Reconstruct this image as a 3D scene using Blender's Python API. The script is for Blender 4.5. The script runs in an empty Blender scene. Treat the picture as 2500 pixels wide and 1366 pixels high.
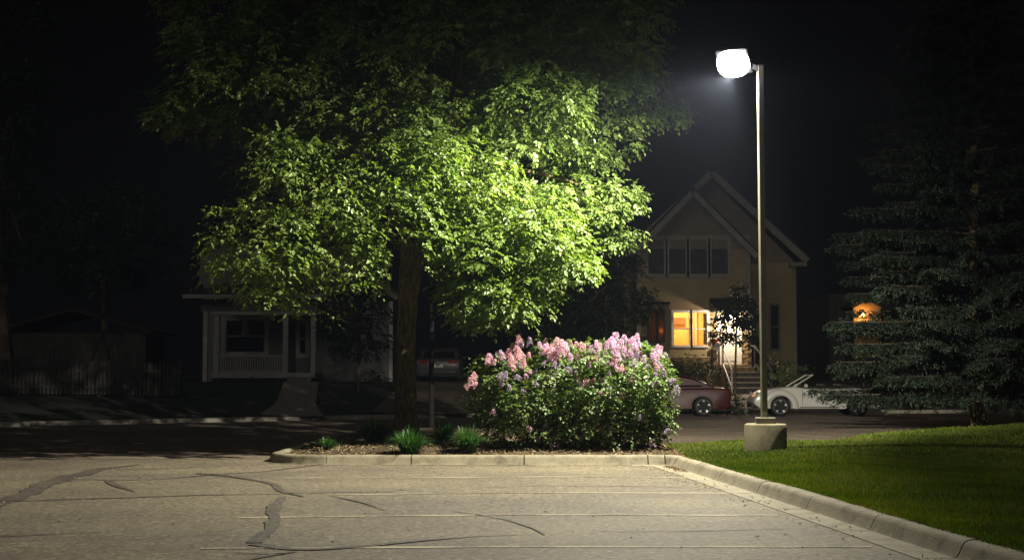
import bpy, bmesh, math, random
import numpy as np
from mathutils import Vector, Matrix, Euler

random.seed(7)
rng = np.random.default_rng(7)
S = bpy.context.scene
COL = S.collection
R = math.radians

# ------------------------------------------------------------------ camera
FPX, PITCH, CAMH = 3400.0, math.atan(227 / 3400.0), 1.5
cd = bpy.data.cameras.new('camera')
cam = bpy.data.objects.new('camera', cd)
COL.objects.link(cam)
cam.location = (0, 0, CAMH)
cam.rotation_euler = (math.pi / 2 + PITCH, 0, 0)
cd.sensor_width = 36
cd.lens = 36 * FPX / 2500
cd.clip_start = 0.1
cd.clip_end = 2000
S.camera = cam

# ------------------------------------------------------------------ night sky
W = bpy.data.worlds.new('World')
S.world = W
W.use_nodes = True
wn, wl = W.node_tree.nodes, W.node_tree.links
bg = wn['Background']
tc = wn.new('ShaderNodeTexCoord')
sp = wn.new('ShaderNodeSeparateXYZ')
mr = wn.new('ShaderNodeMapRange')          # darker towards the left of the town, a faint skyglow to the right
mr.inputs['From Min'].default_value = -0.5
mr.inputs['From Max'].default_value = 0.6
mx = wn.new('ShaderNodeMix'); mx.data_type = 'RGBA'
mx.inputs[6].default_value = (0.0004, 0.0004, 0.0005, 1)
mx.inputs[7].default_value = (0.0018, 0.0018, 0.0020, 1)
wl.new(tc.outputs['Generated'], sp.inputs[0])
wl.new(sp.outputs['X'], mr.inputs['Value'])
wl.new(mr.outputs[0], mx.inputs[0])
wl.new(mx.outputs[2], bg.inputs['Color'])
bg.inputs['Strength'].default_value = 1.0

S.view_settings.view_transform = 'Standard'
S.view_settings.look = 'None'
S.view_settings.exposure = 0.0
S.view_settings.gamma = 1.0
S.view_settings.use_curve_mapping = False
S.render.engine = 'CYCLES'
S.cycles.use_denoising = True
S.cycles.max_bounces = 6
S.cycles.diffuse_bounces = 3
S.cycles.transparent_max_bounces = 12
S.cycles.sample_clamp_indirect = 3.0

# the faint glow of the town and of lamps beyond the frame: one very weak, broad sun
SL = bpy.data.lights.new('town_glow', 'SUN')
SL.energy = 0.15; SL.angle = R(25); SL.color = (1.0, 0.95, 0.86)
so_ = bpy.data.objects.new('town_glow', SL); COL.objects.link(so_)
so_.rotation_euler = (R(62), 0, R(-32))

# the lamps (their lights; their bodies are built further down)
LAMP = (3.70, 23.0, 6.62)
LAMP_POWER = 14500.0
LAMP_COLOR = (1.0, 0.945, 0.77)


def batwing(light):
    """The luminaire's light distribution: more at the sides than straight down, cut off at
    the horizontal, and shielded towards the lawn side (+x)."""
    light.use_nodes = True
    n, l = light.node_tree.nodes, light.node_tree.links
    em = n['Emission']
    t = n.new('ShaderNodeTexCoord')
    s = n.new('ShaderNodeSeparateXYZ')
    l.new(t.outputs['Normal'], s.inputs[0])
    z = n.new('ShaderNodeFloatCurve')
    neg = n.new('ShaderNodeMath'); neg.operation = 'MULTIPLY'; neg.inputs[1].default_value = DIRSIGN
    l.new(s.outputs['Z'], neg.inputs[0])
    c = z.mapping.curves[0]                 # over the cosine from nadir
    pts = [((c_ + .25) / 1.25, v) for c_, v in ((-.25, 0.0), (-.15, .025), (-.07, .15), (0, .26), (.05, .31), (.10, .38), (.15, .50), (.25, .95), (.40, .82), (.60, .70), (.80, .52), (1.0, .42))]
    while len(c.points) < len(pts):
        c.points.new(0.5, 0.5)
    for p, q in zip(c.points, pts):
        p.location = q
    z.mapping.update()
    mxm = n.new('ShaderNodeMapRange'); mxm.inputs['From Min'].default_value = -0.25; mxm.inputs['From Max'].default_value = 1.0   # clamped
    l.new(neg.outputs[0], mxm.inputs[0]); l.new(mxm.outputs[0], z.inputs['Value'])
    x = n.new('ShaderNodeMapRange'); x.interpolation_type = 'SMOOTHSTEP'
    x.inputs['From Min'].default_value = 0.08
    x.inputs['From Max'].default_value = 0.42
    x.inputs['To Min'].default_value = 1.0
    x.inputs['To Max'].default_value = 0.10
    nx = n.new('ShaderNodeVectorMath'); nx.operation = 'DOT_PRODUCT'; nx.inputs[1].default_value = (0.94, -0.34, 0.0)
    l.new(t.outputs['Normal'], nx.inputs[0])
    l.new(nx.outputs['Value'], x.inputs['Value'])
    m = n.new('ShaderNodeMath'); m.operation = 'MULTIPLY'
    l.new(z.outputs[0], m.inputs[0]); l.new(x.outputs[0], m.inputs[1])
    l.new(m.outputs[0], em.inputs['Strength'])


DIRSIGN = -1.0


def light(name, loc, power, color, size=0.1, parent=None, kind='POINT'):
    ld = bpy.data.lights.new(name, kind)
    ld.energy = power; ld.color = color; ld.shadow_soft_size = size
    o = bpy.data.objects.new(name, ld)
    COL.objects.link(o)
    o.location = loc
    if parent:
        o.parent = parent
        o.location = Vector(loc) - parent.matrix_basis.translation
    return o


# ------------------------------------------------------------------ helpers
def P(px, py, Y):
    """Point at depth Y seen at photograph pixel (px, py)."""
    dx, dy = (px - 1250) / FPX, (683 - py) / FPX
    ca, sa = math.cos(PITCH), math.sin(PITCH)
    d = Vector((dx, ca - dy * sa, sa + dy * ca))
    return Vector((0, 0, CAMH)) + d * (Y / d.y)


def G(px, py, z=0.0):
    dx, dy = (px - 1250) / FPX, (683 - py) / FPX
    ca, sa = math.cos(PITCH), math.sin(PITCH)
    d = Vector((dx, ca - dy * sa, sa + dy * ca))
    return Vector((0, 0, CAMH)) + d * ((z - CAMH) / d.z)


def tag(o, label=None, cat=None, group=None, kind=None):
    if label: o['label'] = label
    if cat: o['category'] = cat
    if group: o['group'] = group
    if kind: o['kind'] = kind
    return o


def empty(name, loc=(0, 0, 0), rz=0.0, parent=None):
    o = bpy.data.objects.new(name, None)
    o.empty_display_size = 0.2
    COL.objects.link(o)
    o.location = loc
    o.rotation_euler = (0, 0, rz)
    o.parent = parent
    return o


def link_mesh(name, me, m=None, parent=None, smooth=False, world=True):
    o = bpy.data.objects.new(name, me)
    COL.objects.link(o)
    if m: me.materials.append(m)
    if smooth:
        me.shade_smooth()
        me.set_sharp_from_angle(angle=R(38))
    if parent:
        o.parent = parent
        if world:       # geometry was given in world space
            o.matrix_parent_inverse = root_matrix(parent).inverted()
    return o


def root_matrix(o):
    m = o.matrix_basis.copy()
    if o.parent:
        m = root_matrix(o.parent) @ o.matrix_parent_inverse @ m
    return m


class MB:
    """collects simple shapes into one mesh"""
    def __init__(s):
        s.v, s.f = [], []

    def add(s, vs, fs):
        b = len(s.v)
        s.v += [tuple(v) for v in vs]
        s.f += [tuple(i + b for i in f) for f in fs]
        return s

    def box(s, x0, x1, y0, y1, z0, z1, M=None):
        vs = [Vector((x, y, z)) for z in (z0, z1) for y in (y0, y1) for x in (x0, x1)]
        if M is not None: vs = [M @ v for v in vs]
        return s.add(vs, [(0, 2, 3, 1), (4, 5, 7, 6), (0, 1, 5, 4), (1, 3, 7, 5), (3, 2, 6, 7), (2, 0, 4, 6)])

    def bar(s, a, b, w, d=None, up=Vector((0, 0, 1))):
        a, b = Vector(a), Vector(b)
        d = d or w
        t = (b - a).normalized()
        r = t.cross(up)
        if r.length < 1e-4: r = t.cross(Vector((1, 0, 0)))
        r.normalize(); u = r.cross(t)
        vs = []
        for p in (a, b):
            for i, j in ((-1, -1), (1, -1), (1, 1), (-1, 1)):
                vs.append(p + r * (w / 2 * i) + u * (d / 2 * j))
        return s.add(vs, [(3, 2, 1, 0), (4, 5, 6, 7), (0, 1, 5, 4), (1, 2, 6, 5), (2, 3, 7, 6), (3, 0, 4, 7)])

    def tube(s, pts, radii, n=10, wob=0.0, caps=True):
        pts = [Vector(p) for p in pts]
        b = len(s.v)
        prev = None
        for k, p in enumerate(pts):
            t = (pts[min(k + 1, len(pts) - 1)] - pts[max(k - 1, 0)]).normalized()
            if prev is None:
                r = t.cross(Vector((0, 1, 0.01)))
                if r.length < 1e-3: r = t.cross(Vector((1, 0, 0)))
            else:
                r = prev - t * prev.dot(t)
            r.normalize(); prev = r
            u = t.cross(r)
            for i in range(n):
                a = 2 * math.pi * i / n
                rr = radii[k] * (1 + (random.uniform(-wob, wob) if wob else 0))
                s.v.append(tuple(p + (r * math.cos(a) + u * math.sin(a)) * rr))
        for k in range(len(pts) - 1):
            for i in range(n):
                j = (i + 1) % n
                s.f.append((b + k * n + i, b + k * n + j, b + (k + 1) * n + j, b + (k + 1) * n + i))
        if caps:
            s.f.append(tuple(b + i for i in reversed(range(n))))
            s.f.append(tuple(b + (len(pts) - 1) * n + i for i in range(n)))
        return s

    def lathe(s, prof, c=(0, 0, 0), n=28, axis='z', squash=(1, 1)):
        b = len(s.v)
        for r, h in prof:
            for i in range(n):
                a = 2 * math.pi * i / n
                x, y = r * math.cos(a) * squash[0], r * math.sin(a) * squash[1]
                v = (x, y, h) if axis == 'z' else (x, h, y)
                s.v.append((c[0] + v[0], c[1] + v[1], c[2] + v[2]))
        for k in range(len(prof) - 1):
            for i in range(n):
                j = (i + 1) % n
                s.f.append((b + k * n + i, b + k * n + j, b + (k + 1) * n + j, b + (k + 1) * n + i))
        s.f.append(tuple(b + i for i in reversed(range(n))))
        s.f.append(tuple(b + (len(prof) - 1) * n + i for i in range(n)))
        return s

    def mesh(s, name):
        me = bpy.data.meshes.new(name)
        me.from_pydata(s.v, [], s.f)
        me.validate()
        return me

    def build(s, name, m, parent=None, smooth=False, bevel=0.0, world=True):
        o = link_mesh(name, s.mesh(name), m, parent, smooth, world)
        if bevel:
            b = o.modifiers.new('bevel', 'BEVEL')
            b.width = bevel; b.segments = 2; b.limit_method = 'ANGLE'
        return o


def np_mesh(name, V, F, attr=None):
    """F: (n, k) array of faces all of k corners"""
    me = bpy.data.meshes.new(name)
    n, k = F.shape
    me.vertices.add(len(V)); me.vertices.foreach_set('co', V.astype(np.float32).ravel())
    me.loops.add(n * k); me.loops.foreach_set('vertex_index', F.astype(np.int32).ravel())
    me.polygons.add(n)
    me.polygons.foreach_set('loop_start', np.arange(0, n * k, k, dtype=np.int32))
    me.polygons.foreach_set('loop_total', np.full(n, k, dtype=np.int32))
    if attr is not None:
        a = me.attributes.new('rnd', 'FLOAT', 'FACE')
        a.data.foreach_set('value', attr.astype(np.float32))
    me.update(calc_edges=True)
    return me


def norm(a):
    return a / np.maximum(np.linalg.norm(a, axis=-1, keepdims=True), 1e-9)


def leaf_mesh(name, C, D, N, L, Wd, rnd, fold=0.25, six=True):
    """one leaf per row: base C, direction D, normal N, length L, width Wd"""
    D = norm(D)
    Sd = norm(np.cross(D, N)); N = np.cross(Sd, D)
    L = L[:, None]; w = Wd[:, None] / 2
    up = N * w * fold
    if six:
        prof = [(0, 0), (0.28, -1), (0.66, -0.8), (1.0, 0), (0.66, 0.8), (0.28, 1)]
    else:
        prof = [(0, 0), (0.42, -1), (1.0, 0), (0.42, 1)]
    vs = []
    for a, b in prof:
        droop = -N * L * 0.18 * a * a
        vs.append(C + D * L * a + Sd * w * b + up * abs(b) * 2 + droop)
    k = len(prof)
    V = np.stack(vs, 1).reshape(-1, 3)
    base = np.arange(len(C))[:, None] * k
    if six:
        F = np.concatenate([base + np.array([0, 1, 2, 3]), base + np.array([0, 3, 4, 5])], 0)
    else:
        F = np.concatenate([base + np.array([0, 1, 2]), base + np.array([0, 2, 3])], 0)
    return np_mesh(name, V, F, np.concatenate([rnd, rnd]))


# ------------------------------------------------------------------ materials
MATS = {}


def nodes_of(name):
    m = bpy.data.materials.new(name)
    m.use_nodes = True
    return m, m.node_tree.nodes, m.node_tree.links, m.node_tree.nodes['Principled BSDF']


def mat(name, c, rough=0.6, metal=0.0, c2=None, scale=8.0, bump=0.0, bscale=None, coat=0.0, stretch=(1, 1, 1), emit=None, es=0.0, lo=0.35, hi=0.65):
    if name in MATS: return MATS[name]
    m, n, l, b = nodes_of(name)
    b.inputs['Base Color'].default_value = (*c, 1)
    b.inputs['Roughness'].default_value = rough
    b.inputs['Metallic'].default_value = metal
    b.inputs['Coat Weight'].default_value = coat
    if emit:
        b.inputs['Emission Color'].default_value = (*emit, 1)
        b.inputs['Emission Strength'].default_value = es
    t = n.new('ShaderNodeTexCoord')
    mp = n.new('ShaderNodeMapping'); mp.inputs['Scale'].default_value = stretch
    l.new(t.outputs['Object'], mp.inputs[0])
    c2 = c2 or tuple(x * 0.8 for x in c)
    nz = n.new('ShaderNodeTexNoise')
    nz.inputs['Scale'].default_value = scale; nz.inputs['Detail'].default_value = 6
    l.new(mp.outputs[0], nz.inputs['Vector'])
    rp = n.new('ShaderNodeValToRGB')
    rp.color_ramp.elements[0].position = lo; rp.color_ramp.elements[1].position = hi
    rp.color_ramp.elements[0].color = (*c2, 1); rp.color_ramp.elements[1].color = (*c, 1)
    l.new(nz.outputs[0], rp.inputs[0]); l.new(rp.outputs[0], b.inputs['Base Color'])
    if bump:
        z2 = n.new('ShaderNodeTexNoise'); z2.inputs['Scale'].default_value = bscale or scale * 4
        z2.inputs['Detail'].default_value = 5
        l.new(mp.outputs[0], z2.inputs['Vector'])
        bp = n.new('ShaderNodeBump'); bp.inputs['Distance'].default_value = bump
        bp.inputs['Strength'].default_value = 0.8
        l.new(z2.outputs[0], bp.inputs['Height']); l.new(bp.outputs[0], b.inputs['Normal'])
    MATS[name] = m
    return m


def leaf_mat(name, cols, trans=0.35, rough=0.42, spec=0.5, tint=(1.25, 1.35, 0.35)):
    """cols: list of colours picked by the per-leaf random attribute"""
    m, n, l, b = nodes_of(name)
    a = n.new('ShaderNodeAttribute'); a.attribute_name = 'rnd'
    rp = n.new('ShaderNodeValToRGB')
    e = rp.color_ramp.elements
    e[0].color = (*cols[0], 1); e[1].color = (*cols[-1], 1)
    for i, c in enumerate(cols[1:-1]):
        k = e.new((i + 1) / (len(cols) - 1)); k.color = (*c, 1)
    l.new(a.outputs['Fac'], rp.inputs[0])
    l.new(rp.outputs[0], b.inputs['Base Color'])
    b.inputs['Roughness'].default_value = rough
    b.inputs['Specular IOR Level'].default_value = spec
    tr = n.new('ShaderNodeBsdfTranslucent')
    g = n.new('ShaderNodeMix'); g.data_type = 'RGBA'; g.blend_type = 'MULTIPLY'; g.inputs[0].default_value = 1
    g.inputs[7].default_value = (*tint, 1)
    l.new(rp.outputs[0], g.inputs[6]); l.new(g.outputs[2], tr.inputs[0])
    mxs = n.new('ShaderNodeMixShader'); mxs.inputs[0].default_value = trans
    out = n['Material Output']
    l.new(b.outputs[0], mxs.inputs[1]); l.new(tr.outputs[0], mxs.inputs[2]); l.new(mxs.outputs[0], out.inputs[0])
    return m


def ramp(n, pts):
    rp = n.new('ShaderNodeValToRGB')
    e = rp.color_ramp.elements
    while len(e) < len(pts): e.new(0.5)
    for k, (p, c) in zip(e, pts):
        k.position = p; k.color = (*c, 1) if len(c) == 3 else c
    return rp


def asphalt(name, base, warm, paint=False, dark_cracks=True):
    m, n, l, b = nodes_of(name)
    t = n.new('ShaderNodeTexCoord')
    big = n.new('ShaderNodeTexNoise'); big.inputs['Scale'].default_value = 0.35; big.inputs['Detail'].default_value = 5
    l.new(t.outputs['Object'], big.inputs['Vector'])
    r1 = ramp(n, [(0.35, base), (0.65, warm)])
    l.new(big.outputs[0], r1.inputs[0])
    sp_ = n.new('ShaderNodeTexNoise'); sp_.inputs['Scale'].default_value = 15; sp_.inputs['Detail'].default_value = 9
    sp_.inputs['Roughness'].default_value = 0.92
    l.new(t.outputs['Object'], sp_.inputs['Vector'])
    r2 = ramp(n, [(0.36, (0.22,) * 3), (0.5, (0.92,) * 3), (0.62, (2.1,) * 3)])
    l.new(sp_.outputs[0], r2.inputs[0])
    mu = n.new('ShaderNodeMix'); mu.data_type = 'RGBA'; mu.blend_type = 'MULTIPLY'; mu.inputs[0].default_value = 0.85
    l.new(r1.outputs[0], mu.inputs[6]); l.new(r2.outputs[0], mu.inputs[7])
    # scattered pale stones and dark pits
    vo = n.new('ShaderNodeTexVoronoi'); vo.inputs['Scale'].default_value = 17
    l.new(t.outputs['Object'], vo.inputs['Vector'])
    sepc = n.new('ShaderNodeSeparateColor'); l.new(vo.outputs['Color'], sepc.inputs[0])
    gt = n.new('ShaderNodeMath'); gt.operation = 'GREATER_THAN'; gt.inputs[1].default_value = 0.93
    l.new(sepc.outputs[0], gt.inputs[0])
    lt = n.new('ShaderNodeMath'); lt.operation = 'LESS_THAN'; lt.inputs[1].default_value = 0.3
    l.new(vo.outputs['Distance'], lt.inputs[0])
    an = n.new('ShaderNodeMath'); an.operation = 'MULTIPLY'; l.new(gt.outputs[0], an.inputs[0]); l.new(lt.outputs[0], an.inputs[1])
    mu2 = n.new('ShaderNodeMix'); mu2.data_type = 'RGBA'
    l.new(an.outputs[0], mu2.inputs[0]); l.new(mu.outputs[2], mu2.inputs[6]); mu2.inputs[7].default_value = (0.34, 0.31, 0.25, 1)
    # every aggregate patch a little lighter or darker than the next
    vc = n.new('ShaderNodeTexVoronoi'); vc.inputs['Scale'].default_value = 22
    l.new(t.outputs['Object'], vc.inputs['Vector'])
    scc = n.new('ShaderNodeSeparateColor'); l.new(vc.outputs['Color'], scc.inputs[0])
    mrc = n.new('ShaderNodeMapRange'); mrc.inputs['To Min'].default_value = 0.70; mrc.inputs['To Max'].default_value = 1.28
    l.new(scc.outputs[1], mrc.inputs['Value'])
    vc2 = n.new('ShaderNodeTexVoronoi'); vc2.inputs['Scale'].default_value = 9
    l.new(t.outputs['Object'], vc2.inputs['Vector'])
    sc2 = n.new('ShaderNodeSeparateColor'); l.new(vc2.outputs['Color'], sc2.inputs[0])
    mrd = n.new('ShaderNodeMapRange'); mrd.inputs['To Min'].default_value = 0.90; mrd.inputs['To Max'].default_value = 1.10
    l.new(sc2.outputs[1], mrd.inputs['Value'])
    mm = n.new('ShaderNodeMath'); mm.operation = 'MULTIPLY'; l.new(mrc.outputs[0], mm.inputs[0]); l.new(mrd.outputs[0], mm.inputs[1])
    vs_ = n.new('ShaderNodeVectorMath'); vs_.operation = 'SCALE'; l.new(mu2.outputs[2], vs_.inputs[0]); l.new(mm.outputs[0], vs_.inputs['Scale'])
    # long faint tyre-wear streaks along x
    st = n.new('ShaderNodeMapping'); st.inputs['Scale'].default_value = (0.35, 0.55, 1)
    l.new(t.outputs['Object'], st.inputs[0])
    sn = n.new('ShaderNodeTexNoise'); sn.inputs['Scale'].default_value = 1.3; sn.inputs['Detail'].default_value = 7
    l.new(st.outputs[0], sn.inputs['Vector'])
    r3 = ramp(n, [(0.33, (0.72, 0.70, 0.72)), (0.6, (1.08, 1.06, 1.0))])
    l.new(sn.outputs[0], r3.inputs[0])
    mu3 = n.new('ShaderNodeMix'); mu3.data_type = 'RGBA'; mu3.blend_type = 'MULTIPLY'; mu3.inputs[0].default_value = 0.8
    l.new(vs_.outputs[0], mu3.inputs[6]); l.new(r3.outputs[0], mu3.inputs[7])
    last = mu3.outputs[2]
    if paint:
        # worn paint: the asphalt shows through
        wn_ = n.new('ShaderNodeTexNoise'); wn_.inputs['Scale'].default_value = 30; wn_.inputs['Detail'].default_value = 6
        wn_.inputs['Roughness'].default_value = 0.8
        l.new(t.outputs['Object'], wn_.inputs['Vector'])
        w2 = n.new('ShaderNodeTexNoise'); w2.inputs['Scale'].default_value = 1.1
        l.new(t.outputs['Object'], w2.inputs['Vector'])
        ad = n.new('ShaderNodeMath'); ad.operation = 'ADD'; l.new(wn_.outputs[0], ad.inputs[0]); l.new(w2.outputs[0], ad.inputs[1])
        mrp = n.new('ShaderNodeMapRange'); mrp.inputs['From Min'].default_value = 0.86; mrp.inputs['From Max'].default_value = 1.15
        mrp.inputs['To Max'].default_value = 0.95
        l.new(ad.outputs[0], mrp.inputs['Value'])
        mp_ = n.new('ShaderNodeMix'); mp_.data_type = 'RGBA'
        l.new(mrp.outputs[0], mp_.inputs[0]); l.new(last, mp_.inputs[6]); mp_.inputs[7].default_value = (0.60, 0.54, 0.36, 1)
        last = mp_.outputs[2]
    l.new(last, b.inputs['Base Color'])
    b.inputs['Roughness'].default_value = 0.85
    bp = n.new('ShaderNodeBump'); bp.inputs['Distance'].default_value = 0.012; bp.inputs['Strength'].default_value = 0.7
    l.new(sp_.outputs[0], bp.inputs['Height']); l.new(bp.outputs[0], b.inputs['Normal'])
    return m


def concrete(name, c=(0.30, 0.262, 0.18), c2=(0.14, 0.118, 0.078)):
    m, n, l, b = nodes_of(name)
    t = n.new('ShaderNodeTexCoord')
    a = n.new('ShaderNodeTexNoise'); a.inputs['Scale'].default_value = 3.5; a.inputs['Detail'].default_value = 8; a.inputs['Roughness'].default_value = 0.65
    l.new(t.outputs['Object'], a.inputs['Vector'])
    r1 = ramp(n, [(0.3, c2), (0.52, c), (0.75, tuple(x * 1.15 for x in c))])
    l.new(a.outputs[0], r1.inputs[0])
    f = n.new('ShaderNodeTexNoise'); f.inputs['Scale'].default_value = 60; f.inputs['Detail'].default_value = 3
    l.new(t.outputs['Object'], f.inputs['Vector'])
    r2 = ramp(n, [(0.3, (0.7,) * 3), (0.65, (1.15,) * 3)])
    l.new(f.outputs[0], r2.inputs[0])
    mu = n.new('ShaderNodeMix'); mu.data_type = 'RGBA'; mu.blend_type = 'MULTIPLY'; mu.inputs[0].default_value = 0.8
    l.new(r1.outputs[0], mu.inputs[6]); l.new(r2.outputs[0], mu.inputs[7]); l.new(mu.outputs[2], b.inputs['Base Color'])
    b.inputs['Roughness'].default_value = 0.88
    bp = n.new('ShaderNodeBump'); bp.inputs['Distance'].default_value = 0.006
    l.new(f.outputs[0], bp.inputs['Height']); l.new(bp.outputs[0], b.inputs['Normal'])
    return m


def siding(name, c, pitch=0.12):
    """lap siding too fine to pick apart at this distance: fine relief"""
    m, n, l, b = nodes_of(name)
    t = n.new('ShaderNodeTexCoord')
    s = n.new('ShaderNodeSeparateXYZ'); l.new(t.outputs['Object'], s.inputs[0])
    d = n.new('ShaderNodeMath'); d.operation = 'DIVIDE'; d.inputs[1].default_value = pitch; l.new(s.outputs['Z'], d.inputs[0])
    fr = n.new('ShaderNodeMath'); fr.operation = 'FRACT'; l.new(d.outputs[0], fr.inputs[0])
    iv = n.new('ShaderNodeMath'); iv.operation = 'SUBTRACT'; iv.inputs[0].default_value = 1; l.new(fr.outputs[0], iv.inputs[1])
    bp = n.new('ShaderNodeBump'); bp.inputs['Distance'].default_value = 0.03; l.new(iv.outputs[0], bp.inputs['Height'])
    l.new(bp.outputs[0], b.inputs['Normal'])
    a = n.new('ShaderNodeTexNoise'); a.inputs['Scale'].default_value = 1.5; a.inputs['Detail'].default_value = 6
    l.new(t.outputs['Object'], a.inputs['Vector'])
    r1 = ramp(n, [(0.3, tuple(x * 0.8 for x in c)), (0.7, c)])
    l.new(a.outputs[0], r1.inputs[0]); l.new(r1.outputs[0], b.inputs['Base Color'])
    b.inputs['Roughness'].default_value = 0.6
    return m


def glass_mat(name='window_glass', tint=(0.9, 0.9, 0.9), refl=0.12):
    m, n, l, b = nodes_of(name)
    t = n.new('ShaderNodeBsdfTransparent'); t.inputs[0].default_value = (*tint, 1)
    g = n.new('ShaderNodeBsdfGlossy'); g.inputs['Roughness'].default_value = 0.05; g.inputs[0].default_value = (0.8, 0.8, 0.8, 1)
    x = n.new('ShaderNodeMixShader'); x.inputs[0].default_value = refl
    l.new(t.outputs[0], x.inputs[1]); l.new(g.outputs[0], x.inputs[2]); l.new(x.outputs[0], n['Material Output'].inputs[0])
    return m


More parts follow.
